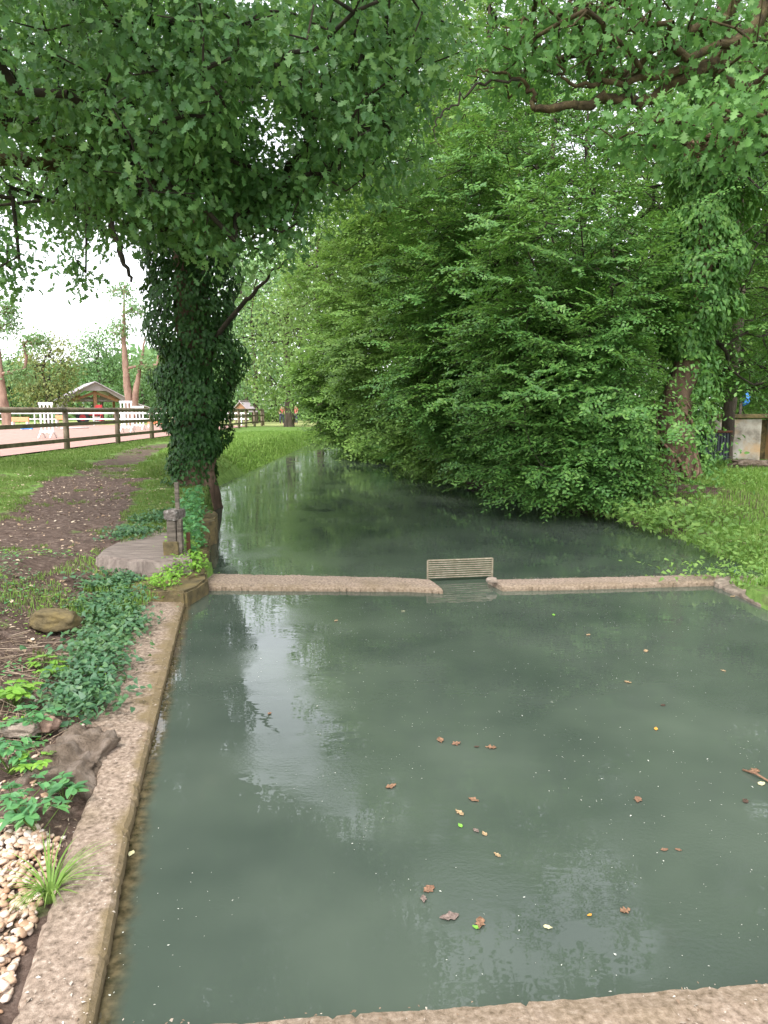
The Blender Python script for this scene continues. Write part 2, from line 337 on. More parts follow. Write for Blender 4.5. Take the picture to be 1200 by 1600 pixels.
ca.data.foreach_set('color', np.stack([cv, cv, cv, np.ones_like(cv)], 1).astype(np.float32).ravel())
# arena sand
sandm = mat('pink_arena_sand', [(.3, (.33, .19, .155)), (.7, (.42, .265, .225))], 3, .95, .3, 30)
ar = mesh('arena_sand', [(-70, 8, .515), (arena_edge, 8, .515), (arena_edge-.1, 57, .515), (-16, 60, .515), (-70, 60, .515)], [(0, 1, 2, 3, 4)], sandm); tag(ar, kind='structure')
lawnm = mat('dry_lawn', [(.3, (.2, .24, .07)), (.7, (.36, .38, .15))], 2, .95, .3, 20)
la = mesh('lawn', [(-34, 60.2, .506), (-10, 56, .506), (2, 50, .506), (26, 90, .506), (-34, 90, .506)], [(0, 1, 2, 3, 4)], lawnm); tag(la, kind='structure')
# ------------------------------------------------------------------ water
def watermat():
    m = bpy.data.materials.new('murky_water'); m.use_nodes = True; t = m.node_tree; N = t.nodes; L = t.links
    b = N['Principled BSDF']; b.inputs['Roughness'].default_value = .0; b.inputs['IOR'].default_value = 1.333; b.inputs['Specular IOR Level'].default_value = 1.0
    tc = N.new('ShaderNodeTexCoord')
    def noi(s, d, st=(1, 1, 1), w=.55):
        mp = N.new('ShaderNodeMapping'); mp.inputs['Scale'].default_value = st; L.new(tc.outputs['Object'], mp.inputs[0])
        n = N.new('ShaderNodeTexNoise'); n.inputs['Scale'].default_value = s; n.inputs['Detail'].default_value = d; n.inputs['Roughness'].default_value = w; L.new(mp.outputs[0], n.inputs['Vector']); return n.outputs['Fac']
    cr = N.new('ShaderNodeValToRGB'); e = cr.color_ramp.elements; e[0].position = .3; e[0].color = (.04, .054, .043, 1); e[1].position = .7; e[1].color = (.078, .098, .075, 1)
    L.new(noi(.8, 3), cr.inputs[0])
    at = N.new('ShaderNodeAttribute'); at.attribute_name = 'shallow'; sx = N.new('ShaderNodeSeparateColor'); L.new(at.outputs['Color'], sx.inputs[0])
    mud = N.new('ShaderNodeValToRGB'); me_ = mud.color_ramp.elements; me_[0].position = .35; me_[0].color = (.035, .028, .014, 1); me_[1].position = .7; me_[1].color = (.13, .1, .055, 1); L.new(noi(25, 6), mud.inputs[0])
    mx = N.new('ShaderNodeMix'); mx.data_type = 'RGBA'; L.new(sx.outputs[0], mx.inputs[0]); L.new(cr.outputs[0], mx.inputs[6]); L.new(mud.outputs[0], mx.inputs[7]); L.new(mx.outputs[2], b.inputs['Base Color'])
    # ripples
    b1 = N.new('ShaderNodeBump'); b1.inputs['Strength'].default_value = 1; b1.inputs['Distance'].default_value = .0009; L.new(noi(4, 2, (1, 2.2, 1)), b1.inputs['Height'])
    b2 = N.new('ShaderNodeBump'); b2.inputs['Strength'].default_value = 1; b2.inputs['Distance'].default_value = .00003; L.new(noi(30, 1, (1, 1.6, 1)), b2.inputs['Height']); L.new(b1.outputs[0], b2.inputs['Normal'])
    mk = N.new('ShaderNodeMapRange'); mk.inputs[1].default_value = .5; mk.inputs[2].default_value = .62; L.new(noi(1.1, 3), mk.inputs[0])
    mm = N.new('ShaderNodeMath'); mm.operation = 'MULTIPLY'; L.new(mk.outputs[0], mm.inputs[0]); L.new(noi(45, 3, (1, 1.3, 1)), mm.inputs[1])
    b3 = N.new('ShaderNodeBump'); b3.inputs['Strength'].default_value = 1; b3.inputs['Distance'].default_value = .0011; L.new(mm.outputs[0], b3.inputs['Height']); L.new(b2.outputs[0], b3.inputs['Normal'])
    L.new(b3.outputs[0], b.inputs['Normal'])
    return m
wx = axis([(-3.8, -2.4, .35), (-2.4, -.3, .02), (-.3, 15, 1.2)]); wy_ = axis([(1.35, 7.2, .03), (7.2, 62, 3)]); WX, WY = np.meshgrid(wx, wy_); ixw = np.arange(WX.size).reshape(WX.shape)
wt = mesh('water', np.stack([WX.ravel(), WY.ravel(), 0*WX.ravel()], 1), np.stack([ixw[:-1, :-1].ravel(), ixw[:-1, 1:].ravel(), ixw[1:, 1:].ravel(), ixw[1:, :-1].ravel()], 1), watermat()); tag(wt, kind='structure')
sv = 1-ss(.02, .085, segdist(WX.ravel(), WY.ravel(), inner)+(fbm(WX.ravel(), WY.ravel(), 12, 3)-.47)*.05); wc = wt.data.color_attributes.new('shallow', 'FLOAT_COLOR', 'POINT'); wc.data.foreach_set('color', np.stack([sv, sv, sv, sv*0+1], 1).astype(np.float32).ravel())
# ------------------------------------------------------------------ concrete walls
def strip(name, A, B, z1, z0, label, cat, m, nseg=120, nac=8, amp=.008, chip=.015, seed=0, group=None, kindv=None):
    def res(p, n):
        p = np.array(p, float); L = np.r_[0, np.cumsum(np.linalg.norm(np.diff(np.array(A, float), axis=0), axis=1))]; s = np.linspace(0, L[-1], n)
        if len(p) != len(A): L = np.linspace(0, L[-1], len(p))
        return np.stack([np.interp(s, L, p[:, 0]), np.interp(s, L, p[:, 1])], 1)
    a = res(A, nseg); b = res(B, nseg); V = []; q = np.linspace(0, 1, nac)
    dirn = unit(b-a)
    s = np.arange(nseg)*.35
    na = (fbm(s, s*0, 1.2, seed+1)-.47)*2; nb = (fbm(s, s*0+9, 1.2, seed+2)-.47)*2
    pk = np.clip(vnoise(s, s*0+3, 2.2, seed+5)-.72, 0, 1)*6; pk2 = np.clip(vnoise(s, s*0+6, 2.2, seed+8)-.72, 0, 1)*6
    a = a+dirn*(na*chip*.5+pk*chip)[:, None]; b = b-dirn*(nb*chip*.5+pk2*chip)[:, None]
    rows = []
    for j, t in enumerate(q):
        p = a*(1-t)+b*t
        z = z1+(fbm(p[:, 0], p[:, 1], 5, seed)-.47)*amp*2+(fbm(p[:, 0], p[:, 1], 40, seed+3, 2)-.37)*amp*.8
        if j in (0, nac-1): z = z-.014
        rows.append(np.c_[p, z])
    rows.insert(0, np.c_[a-dirn*.004, np.full(nseg, z1-.03)]); rows.insert(0, np.c_[a-dirn*.004, np.full(nseg, z0)])
    rows.append(np.c_[b+dirn*.004, np.full(nseg, z1-.03)]); rows.append(np.c_[b, np.full(nseg, z0)])
    G = np.stack(rows, 0); n = G.shape[0]; ix = np.arange(n*nseg).reshape(n, nseg)
    f = np.stack([ix[:-1, :-1].ravel(), ix[:-1, 1:].ravel(), ix[1:, 1:].ravel(), ix[1:, :-1].ravel()], 1).tolist()
    f.append(ix[:, 0].tolist()); f.append(ix[::-1, -1].tolist())
    o = mesh(name, G.reshape(-1, 3), f, m)
    tq = np.r_[0, 0, q, 1, 1][:, None]+0*G[..., 0]; g_ = fbm(G[..., 0].ravel(), G[..., 1].ravel(), 9, seed+4)
    ev = (1-ss(.04, .3, tq.ravel()+(g_-.47)*.5))*(.85 if seed == 1 else .3); at = o.data.color_attributes.new('edge', 'FLOAT_COLOR', 'POINT'); at.data.foreach_set('color', np.stack([ev, ev, ev, ev*0+1], 1).astype(np.float32).ravel())
    return tag(o, label, cat, group, kindv)
outer = PL([(180, 975), (118, 1075), (92, 1130), (128, 1270), (75, 1410), (18, 1600)], WT)
innerx = inner+[inner[-1]+(inner[-1]-inner[-2])*1.2]; outerx = outer+[outer[-1]+(outer[-1]-outer[-2])*1.2]
yy = [930, 975, 1075, 1125, 1138, 1215, 1290, 1410, 1600]
innerx = PL(list(zip([290, 278, 253, 241, 237.5, 219, 202, 180, 143], yy)), WT); outerx = PL(list(zip([225, 185, 120, 98, 168, 150, 118, 75, 18], yy)), WT)
innerx.append(innerx[-1]+(innerx[-1]-innerx[-2])*.8); outerx.append(outerx[-1]+(outerx[-1]-outerx[-2])*.8)
leftw = strip('basin_wall', innerx, outerx, WT, -.5, 'pale concrete wall along the left side of the basin beside the ivy', 'wall', M['conc'], 260, 14, seed=1, chip=.01)
# near wall
nearB = [p-np.array([-ndir[1], ndir[0]])*.8 for p in near]; nearA = near[:]; nearA[0] = nearA[0]+np.array([.02, .0])
nearB[0] = nearB[0]+np.array([0.05, .0])
strip('basin_wall', nearA[0:], nearB, WT-.003, -.5, 'chipped concrete wall edge at the bottom nearest the viewer', 'wall', M['conc'], 320, 12, seed=7, chip=.012)
wl0 = PL([(300, 915), (470, 916), (640, 917), (692, 920)], WT); wl1 = PL([(314, 894), (470, 897), (620, 901), (668, 904)], WT)
strip('weir_beam', wl0, wl1, WT, -.5, 'long concrete weir beam left of the metal grid, weeds at its end', 'weir', M['conc'], 200, 10, amp=.008, chip=.02, seed=12)
wr0 = PL([(785, 916), (900, 914), (1040, 910), (1140, 907)], WT); wr1 = PL([(762, 904), (900, 901), (1040, 898), (1118, 896)], WT)
strip('weir_beam', wr0, wr1, WT-.002, -.5, 'concrete weir beam right of the metal grid reaching the grassy bank', 'weir', M['conc'], 200, 10, amp=.006, chip=.016, seed=22)
rwB = [p+np.array([.42, .12]) for p in rw]
strip('basin_wall', [rw[0]+np.array([-.05, .2])]+rw[1:], [rwB[0]+np.array([.1, .3])]+rwB[1:], WT, -.5, 'rough stone basin edge on the right, half covered by grass', 'wall', M['stone'], 160, 10, amp=.03, chip=.05, seed=31)
# ------------------------------------------------------------------ leaves engine
def tmpl(st, fold=.18, curl=-.15):
    v = []; f = []
    n = len(st)
    for i, (x, wd) in enumerate(st): v += [(x, 0, curl*x*x), (x, wd, curl*x*x+fold*wd), (x, -wd, curl*x*x+fold*wd)]
    for i in range(n-1):
        a = 3*i; b = 3*(i+1); f += [(a, b, b+1, a+1), (a, a+2, b+2, b)]
    return np.array(v), np.array(f)
T_OAK = tmpl([(0, .02), (.18, .05), (.3, .25), (.38, .11), (.54, .35), (.63, .14), (.79, .29), (.88, .15), (1, .06)])
T_OV = tmpl([(0, .02), (.35, .28), (.75, .2), (1, .01)])
T_IVY = tmpl([(0, .1), (.12, .36), (.4, .26), (.5, .3), (1, .02)], .15, -.25)
T_LOW = (np.array([(0, 0, 0), (.4, .27, .04), (1, 0, -.1), (.4, -.27, .04)]), np.array([(0, 1, 2, 3)]))
T_LONG = (np.array([(0, 0, 0), (.4, .13, .02), (1, 0, -.12), (.4, -.13, .02)]), np.array([(0, 1, 2, 3)]))
def leaves(name, pos, d, nrm, size, T, m, parent):
    V, Fc = T; N = len(pos)
    d = unit(d); nrm = nrm-d*np.sum(nrm*d, 1, keepdims=True); nrm = unit(nrm); s = np.cross(nrm, d)
    v = (d[:, None, :]*V[None, :, 0:1]+s[:, None, :]*V[None, :, 1:2]*rng.uniform(.75, 1.15, (N, 1, 1))+nrm[:, None, :]*V[None, :, 2:3]*rng.uniform(-.6, 2.6, (N, 1, 1)))*np.asarray(size).reshape(-1, 1, 1)+pos[:, None, :]
    f = Fc[None]+(np.arange(N)*len(V))[:, None, None]
    return mesh(name, v.reshape(-1, 3), f.reshape(-1, Fc.shape[1]), m, parent)
def rv(n): return unit(rng.normal(size=(n, 3)))
def rosettes(tips, out, n, spread, size, upn=1.0):
    k = len(tips); N = k*n
    t = np.repeat(tips, n, 0); o = np.repeat(out, n, 0)
    d = unit(o*.5+rv(N)*1.0+np.array([0, 0, -.05])); r = rng.random((N, 1))**.6
    pos = t+d*r*spread; d2 = unit(d*.5+rv(N)*.8+np.array([0, 0, -.35]))
    nr = unit(np.array([0, 0, upn*.6])+o*.7+rv(N)*.55); sz = size*rng.uniform(.65, 1.2, N)
    return pos, d2, nr, sz
def flats(tips, out, L, nt_, nl, size, droop=.25):
    """planar fans of twigs with leaves both sides (hornbeam habit); also returns twig edges"""
    P_, D_, N_, S_, A_, B_ = [], [], [], [], [], []
    k = len(tips); o = out.copy(); o[:, 2] = o[:, 2]*.3-.05; o = unit(o+rv(k)*.25); up = unit(np.array([0, 0, 1.])+out*np.array([1, 1, 0])*.45+rv(k)*.5); sd_ = unit(np.cross(up, o))
    for j in range(nt_):
        a = (j-(nt_-1)/2)/max(1, (nt_-1)/2)*R(62)+rng.normal(size=k)*.12
        tw = unit(o*np.cos(a)[:, None]+sd_*np.sin(a)[:, None]); Lj = L*rng.uniform(.6, 1.15, k)*(1-.35*abs(np.sin(a)))
        st = tips+o*L*.25*rng.random((k, 1))
        ts = unit(np.cross(up, tw))
        A_.append(st); B_.append(st+tw*Lj[:, None]-np.array([0, 0, 1])*(droop*Lj*.5)[:, None])
        for i in range(nl):
            s = (i+.6)/nl; side = 1 if i % 2 else -1
            pos = st+tw*(Lj*s)[:, None]-np.array([0, 0, 1.])*(droop*Lj*s*s*.5)[:, None]
            P_.append(pos); D_.append(unit(tw*.6+ts*side*.8+rv(k)*.25)); N_.append(unit(up+rv(k)*.35)); S_.append(size*rng.uniform(.7, 1.2, k)*(1-.25*s))
    return np.concatenate(P_), np.concatenate(D_), np.concatenate(N_), np.concatenate(S_), np.concatenate(A_), np.concatenate(B_)
def strings(tips, L, nl, size):
    P_, D_, N_, S_ = [], [], [], []; k = len(tips); sw = rv(k)*.25
    for i in range(nl):
        s = (i+.5)/nl; pos = tips+np.array([0, 0, -1.])*s*L*rng.uniform(.85, 1.1, (k, 1))+sw*s*L+rv(k)*.1
        P_.append(pos); D_.append(unit(np.array([0, 0, -.7])+rv(k))); N_.append(unit(np.array([0, 0, .6])+rv(k))); S_.append(size*rng.uniform(.7, 1.2, k))
    return np.concatenate(P_), np.concatenate(D_), np.concatenate(N_), np.concatenate(S_)
def grow(tpts, targets, step=.55, wig=.06, bow=.1):
    nodes = [np.array(p, float) for p in tpts]; par = [-1]+list(range(len(tpts)-1)); nt0 = len(nodes); tips = []
    arr = np.zeros((len(nodes)+len(targets)*60, 3)); arr[:nt0] = nodes; cnt = nt0
    base = arr[:nt0]; dd = np.array([np.min(np.linalg.norm(base-t, axis=1)) for t in targets]); order = np.argsort(dd)
    for i in order:
        t = targets[i]; dv = t-arr[:cnt]; ds = np.linalg.norm(dv, axis=1)
        cost = ds*(1+.35*np.clip(-dv[:, 2]/np.maximum(ds, .1), 0, 1)); cost[:max(1, nt0//4)] *= 1.6
        j = int(np.argmin(cost)); a = arr[j].copy(); L = ds[j]; k = max(1, min(40, int(L/step)))
        prev = j
        for q in range(1, k+1):
            s = q/k; p = a+(t-a)*s+np.array([0, 0, bow*L*math.sin(math.pi*s)])+(rng.normal(size=3)*wig*(0 if q == k else 1))
            arr[cnt] = p; par.append(prev); prev = cnt; cnt += 1
        tips.append(prev)
    return arr[:cnt], np.array(par), np.array(tips), nt0
def radii(par, tips, r0, p=.48):
    wgt = np.zeros(len(par)); wgt[tips] += 1
    for i in range(len(par)-1, 0, -1):
        if par[i] >= 0: wgt[par[i]] += wgt[i]
    return r0*np.maximum(wgt, 1)**p
def tubes(A, B, ra, rb, n=5):
    d = unit(B-A); ref = np.where(np.abs(d[:, 2:3]) < .9, np.array([[0, 0, 1.]]), np.array([[1., 0, 0]])); u = unit(np.cross(d, ref)); w_ = np.cross(d, u)
    a = np.arange(n)*2*np.pi/n; c = np.cos(a)[None, :, None]; s = np.sin(a)[None, :, None]
    off = u[:, None]*c+w_[:, None]*s
    v = np.concatenate([A[:, None]+off*np.asarray(ra).reshape(-1, 1, 1), B[:, None]+off*np.asarray(rb).reshape(-1, 1, 1)], 1)
    k = np.arange(n); f = np.stack([k, (k+1) % n, (k+1) % n+n, k+n], 1)
    F_ = f[None]+(np.arange(len(A))*2*n)[:, None, None]
    return v.reshape(-1, 3), F_.reshape(-1, 4)
def limbs(name, arr, par, rad, nt0, m, parent, extra=None, rmax=.14):
    i = np.arange(nt0, len(par)); pr = par[i]; ra = np.minimum(rad[pr], np.maximum(rad[i]*1.5, .004)); ra = np.minimum(ra, rmax); rb = np.minimum(rad[i], rmax)
    v, f = tubes(arr[pr], arr[i], ra, rb, 6)
    if extra is not None:
        v2, f2 = tubes(extra[0], extra[1], np.full(len(extra[0]), extra[2]), np.full(len(extra[0]), extra[2]*.4), 3); f = np.concatenate([f, f2+len(v)]); v = np.concatenate([v, v2])
    return mesh(name, v, f, m, parent, True)
def blob(c, r, n, shell=.55):
    u = rv(n); q = (shell+(1-shell)*rng.random((n, 1)))
    return np.array(c)+u*q*np.array(r)
def trunkmesh(pts, r, m, parent, nz=.22, flare=.3, n=20, name='trunk'):
    pts = np.array(pts, float); pts = np.concatenate([[pts[0]-[0, 0, .45]], pts]); r = [r[0]*1.02]+list(r); L = np.r_[0, np.cumsum(np.linalg.norm(np.diff(pts, axis=0), axis=1))]; k = max(8, int(L[-1]/.15)); s = np.linspace(0, L[-1], k)
    q = np.stack([np.interp(s, L, pts[:, i]) for i in range(3)], 1); q[1:-1] += rng.normal(size=(k-2, 3))*.008
    rr = np.interp(s, L, r)*(1+flare*np.exp(-s/.45))
    return MB().tube(q, rr, n, True, nz).build(name, m, parent, True)
def tree(label, base, tpts, tr, targets, leafm, kind, size, n=10, spread=.35, barkm='bark', cat='tree', group=None, tw=.0035, name='tree', crown='crown', L=.6, nt_=5, T=None, step=.55, rmax=.14, limbm=None, p=.48, droop=.25, trunk=True, bow=.1):
    root = thing(name, label, cat, base, 0, group); b = np.array([float(q) for q in base])
    tp = [np.array(q, float) for q in tpts]
    dense = []
    for a_, b_ in zip(tp[:-1], tp[1:]):
        k = max(1, int(np.linalg.norm(b_-a_)/.5))
        for i in range(k): dense.append(a_+(b_-a_)*i/k)
    dense.append(tp[-1])
    arr, par, tips, nt0 = grow(dense, targets, step, bow=bow); rad = radii(par, tips, tw, p)
    tipp = arr[tips]; out = unit(tipp-arr[par[tips]]); cen = targets.mean(0); o2 = unit(tipp-cen); out = unit(out+o2*.8)
    ex = None
    if kind == 'ros': pos, d, nr, sz = rosettes(tipp, out, n, spread, size)
    elif kind == 'flat':
        pos, d, nr, sz, A_, B_ = flats(tipp, out, L, nt_, n, size, droop); ex = (A_-b, B_-b, .0035)
    else: pos, d, nr, sz = strings(tipp, L, n, size)
    if trunk: trunkmesh([q-b for q in tp], tr, M[barkm], root)
    limbs('limbs', arr-b, par, rad, nt0, M[limbm or 'barkd'], root, ex, rmax)
    leaves(crown, pos-b, d, nr, sz, T or T_LOW, leafm, root)
    return root, arr, par, tips
# ---- left oak with ivy
ob = P(305, 768, .36); ob = np.array([ob[0]-.12, ob[1]+.55, .38])
ot = [ob, ob+[.0, .1, 1.2], ob+[.05, .1, 2.6], ob+[.0, 0, 4.3], ob+[.1, -.3, 6.0], ob+[.2, -.5, 8.0], ob+[.3, -.5, 9.5]]
tg = np.concatenate([
    blob(D(120, 90, 8), (2.4, 2.0, 1.2), 200), blob(D(330, 190, 9), (2.0, 2.0, 1.5), 200), blob(D(490, 120, 9), (1.5, 1.8, 1.25), 150), blob(D(110, 130, 12), (3.4, 2, 1.6), 170),
    blob(D(310, 60, 9), (3.2, 2.5, 1.4), 170), blob(D(20, 210, 9.5), (1.6, 1.6, 1.1), 90), blob(D(310, 285, 9.5), (1.5, 1.2, .6), 100),
    blob(D(430, 270, 10), (.7, 1.2, .4), 35), blob(D(590, 140, 10), (.8, 1.5, 1.3), 50),
    blob(D(40, 285, 12), (1.5, 1.3, .5), 60), blob(D(180, 330, 13), (1.0, 1.2, .4), 40), blob(D(8, 400, 9), (.2, .5, .2), 10), blob(D(125, 420, 11), (.12, .3, .2), 6),
    blob(D(480, 20, 8), (1.6, 2.2, 1.6), 110), blob(D(150, -120, 8), (3.2, 3.2, 1.5), 150), blob(D(430, -200, 8), (2.3, 2.8, 1.5), 90),
    blob((-3.2, 5.0, 7.2), (2.2, 2.4, 1.1), 110), blob((.2, 4.6, 8.2), (1.6, 1.8, .8), 50), blob((-2.2, 1.8, 7.5), (1.8, 1.3, .8), 50),
    blob(ob+[0, .5, 9], (3.5, 3, 2.2), 90)])
def pix(t): d = t-EYE; zc = d[:, 1]*CP-d[:, 2]*SP; return 600+F*d[:, 0]/zc, 800-F*(d[:, 1]*SP+d[:, 2]*CP)/zc
pxx, pyy = pix(tg); keep = np.ones(len(tg), bool)
for (a_, b_, ra_, rb2_) in ((425, 205, 48, 42), (385, -75, 85, 95), (450, -240, 110, 85), (575, -400, 110, 100), (40, 225, 60, 30), (235, -330, 80, 80), (430, -580, 130, 160), (650, -640, 140, 160), (660, -180, 60, 60), (900, -300, 70, 90)):
    keep &= ((pxx-a_)/ra_)**2+((pyy-b_)/rb2_)**2 > 1     # openings cut into the crown, most so bright sky reflects in the water
tg = tg[keep]
oak, oarr, opar, otips = tree('large dark green tree leaning over the left bank, its trunk wrapped in ivy', ob, ot, [.33, .30, .28, .26, .22, .15, .05], tg, M['oak'], 'ros', .115, n=31, spread=.4, T=T_OAK, name='oak_tree', tw=.006, p=.47, barkm='barki', rmax=.09)
def along(pts, n):
    pts = np.array(pts, float); L = np.r_[0, np.cumsum(np.linalg.norm(np.diff(pts, axis=0), axis=1))]; s = rng.random(n)*L[-1]
    return np.stack([np.interp(s, L, pts[:, i]) for i in range(3)], 1), s/L[-1]
def ivy(pts, n, rfun, size, parent, b, m, lo=0.0, name='ivy'):
    c, s = along(pts, n); a = rng.random(n)*2*np.pi; o = np.stack([np.cos(a), np.sin(a), 0*a], 1)
    lump = np.array([mnoise.noise(Vector((math.cos(t)*1.2, math.sin(t)*1.2, q*9))) for t, q in zip(a, s)])
    r = rfun(s)*(1+.55*lump)*(.45+.55*rng.random(n)**.35)
    pos = c+o*r[:, None]-b; d = unit(o*.55+np.array([0, 0, -.9])+rv(n)*.5); nr = unit(o+np.array([0, 0, .5])+rv(n)*.5)
    return leaves(name, pos, d, nr, size*rng.uniform(.6, 1.2, n), T_IVY, m, parent)
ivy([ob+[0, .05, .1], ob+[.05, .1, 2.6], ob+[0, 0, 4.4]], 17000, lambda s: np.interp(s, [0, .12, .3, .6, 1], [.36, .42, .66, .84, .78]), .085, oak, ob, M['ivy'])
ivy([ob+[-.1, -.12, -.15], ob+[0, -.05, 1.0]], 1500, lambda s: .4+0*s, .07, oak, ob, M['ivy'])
b3_ = np.array([-9.6, 13.5, .4])
tg3 = np.concatenate([blob(D(60, 40, 15), (3.2, 2, 2.4), 150), blob(D(330, 30, 15), (3.4, 2, 2.2), 150), blob(D(90, 220, 15), (2.6, 1.5, .9), 80), blob(D(250, 200, 15), (2.4, 1.5, 1.2), 90), blob(D(480, 100, 15), (1.6, 1.6, 1.4), 60), blob(D(-80, 250, 14), (2, 2, 2), 60)])
qx, qy = pix(tg3); kp = ((qx-425)/75)**2+((qy-205)/65)**2 > 1
for (a_, b_, c_) in ((385, -75, 110), (450, -240, 110)): kp &= np.hypot(qx-a_, qy-b_) > c_  # this crown is cut open too, keeping the sky reflection clear
tg3 = tg3[kp]
tree('second oak just outside the left edge whose boughs fill in behind the ivy-covered tree', b3_, [b3_, b3_+[0, 0, 2.5], b3_+[.3, 0, 5], b3_+[.6, 0, 8], b3_+[1, 0, 10]], [.34, .28, .22, .15, .05], tg3, M['oak'], 'ros', .15, n=22, spread=.55, T=T_LOW, name='oak_tree', tw=.006, rmax=.1)
# dead limbs and thick limbs of the oak
def limb(root, b, pts, r, m='barkd', nz=.2, name='limb'):
    pts = [np.array(p, float) for p in pts]; q = []
    for i in range(len(pts)-1):
        for k in range(6): q.append(pts[i]+(pts[i+1]-pts[i])*k/6+rng.normal(size=3)*.02*(k > 0))
    q.append(pts[-1]); rr = np.interp(np.linspace(0, 1, len(q)), np.linspace(0, 1, len(r)), r)
    return MB().tube([p-b for p in q], rr, 10, True, nz).build(name, M[m], root, True)
limb(oak, ob, [ob+[0, 0, 4.3], D(380, 285, 11), D(290, 265, 10.5), D(150, 262, 10), D(60, 255, 9.5), D(-80, 250, 9)], [.17, .12, .1, .08, .06], 'mossb')
limb(oak, ob, [ob+[0, 0, 4.0], D(230, 260, 10.8), D(70, 225, 10), D(20, 200, 9.5), D(-60, 120, 9)], [.17, .14, .11, .09, .07], 'mossb')
limb(oak, ob, [D(30, 205, 9.7), D(30, 170, 9.5), D(-40, 140, 9.2)], [.09, .06, .04], 'mossb')
limb(oak, ob, [D(200, 165, 10), D(265, 120, 9.6), D(310, 60, 9.4), D(345, 38, 9.2)], [.07, .045, .03, .015])
limb(oak, ob, [ob+[0, 0, 4.1], D(380, 320, 12), D(355, 300, 11.5), D(330, 290, 11)], [.1, .07, .05, .03])
limb(oak, ob, [ob+[.1, 0, 2.2], D(385, 468, 12.3), D(415, 440, 12.2), D(430, 418, 12), D(450, 405, 12)], [.05, .035, .025, .015, .008])
limb(oak, ob, [D(172, 300, 12.5), D(175, 360, 12.5), D(190, 400, 12.4), D(205, 440, 12.3)], [.035, .05, .045, .02])
# ------------------------------------------------------------------ right side
# ivy-clad tree on the right bank
rb_ = P(1062, 735, .62); rb_ = np.array([rb_[0], rb_[1], .5])
rt = [rb_, D(1052, 650, rb_[1]), D(1075, 560, rb_[1]), D(1095, 420, rb_[1]), D(1120, 250, rb_[1]), D(1130, 60, rb_[1]), D(1140, -150, rb_[1])]
tgr = np.concatenate([blob(D(1110, 150, rb_[1]), (2.2, 2, 1.6), 90), blob(D(1160, 350, rb_[1]), (1.4, 1.5, 1.2), 70), blob(D(1130, -100, rb_[1]), (3, 3, 2), 90), blob(D(1150, 500, rb_[1]+.5), (1.2, 1, .7), 60), blob(D(1165, 590, rb_[1]+1), (.9, .9, .35), 40)])
rtree, *_ = tree('tall tree on the right bank with twisted ivy stems on its bare reddish lower trunk', rb_, rt, [.33, .27, .22, .19, .17, .14, .05], tgr, M['horn'], 'flat', .085, n=9, L=.7, nt_=5, T=T_OV, name='ivy_clad_tree', barkm='barki', tw=.006)
ivy([D(1080, 560, rb_[1]), D(1095, 420, rb_[1]), D(1120, 250, rb_[1]), D(1130, 60, rb_[1])], 15000, lambda s: np.interp(s, [0, .2, .6, 1], [.4, .8, .8, .7]), .1, rtree, rb_, M['horn'])
ivy([rb_+[.3, -.1, .1], D(1090, 640, rb_[1]+.1), D(1100, 560, rb_[1]+.1)], 1000, lambda s: .3+.12*s, .09, rtree, rb_, M['horn'])
for k in range(13):
    ph = rng.random()*6; pts = []
    for q in np.linspace(0, 1, 12):
        c = rb_+(D(1052, 650, rb_[1])-rb_)*q*1.25; a = ph+q*2.2*(1 if k % 2 else -1)+.3*math.sin(q*9+k); r_ = .285*(1+.32*math.exp(-q*3.5))+.015+.02*math.sin(q*7+k)
        pts.append(c+np.array([math.cos(a)*r_, math.sin(a)*r_, 0])-rb_)
    MB().tube(pts, np.linspace(.036, .018, 12)*(.6+.7*rng.random()), 7).build('ivy_stem', M['barkr'], rtree, True)
# hornbeams along the right bank: (label, base x,y, blobs)
def horn(label, bx, by, H, blobs, m='horn', sz=.085, n=9, L=.62, T=T_OV, lean=(0, 0), nm='hornbeam_tree', tw=.0045, nt_=5):
    z0 = float(gz(np.array([bx]), np.array([by]))[0])-.05; b = np.array([bx, by, max(z0, .1)])
    tp = [b, b+[lean[0]*.2, lean[1]*.2, H*.3], b+[lean[0]*.5, lean[1]*.5, H*.6], b+[lean[0], lean[1], H]]
    tg = np.concatenate([blob(c, r, k, .5) for c, r, k in blobs])
    k2 = rng.integers(0, len(tg), len(tg)*2//5); tg = np.concatenate([tg, tg[k2]+rng.normal(size=(len(k2), 3))*.3]); tg = tg[tg[:, 2] > .12]
    return tree(label, b, tp, [.1, .075, .05, .02], tg, M[m], 'flat', sz*1.12, n=n+2, L=L, nt_=nt_, T=T, barkm='barkd', name=nm, group='hornbeams along the right bank', tw=tw*.6, rmax=.045)
G3 = lambda px, py, y: D(px, py, y)
horn('dense green hornbeam whose lowest boughs touch the water just left of the ivy-clad trunk', 4.3, 14.4, 4.6, [
    (G3(885, 700, 12.5), (1.15, 1.2, .7), 210), (G3(860, 640, 12.5), (1.3, 1.2, .8), 210), (G3(890, 580, 12.7), (1.1, 1.3, .8), 170), (G3(860, 520, 12.8), (1.4, 1.3, .9), 170),
    (G3(950, 470, 13.5), (1.2, 1.3, 1.0), 120), (G3(880, 380, 13), (1.5, 1.4, 1.1), 110), (G3(900, 745, 12.2), (1.0, .7, .35), 90), (G3(940, 720, 12.2), (.7, .6, .35), 60)])
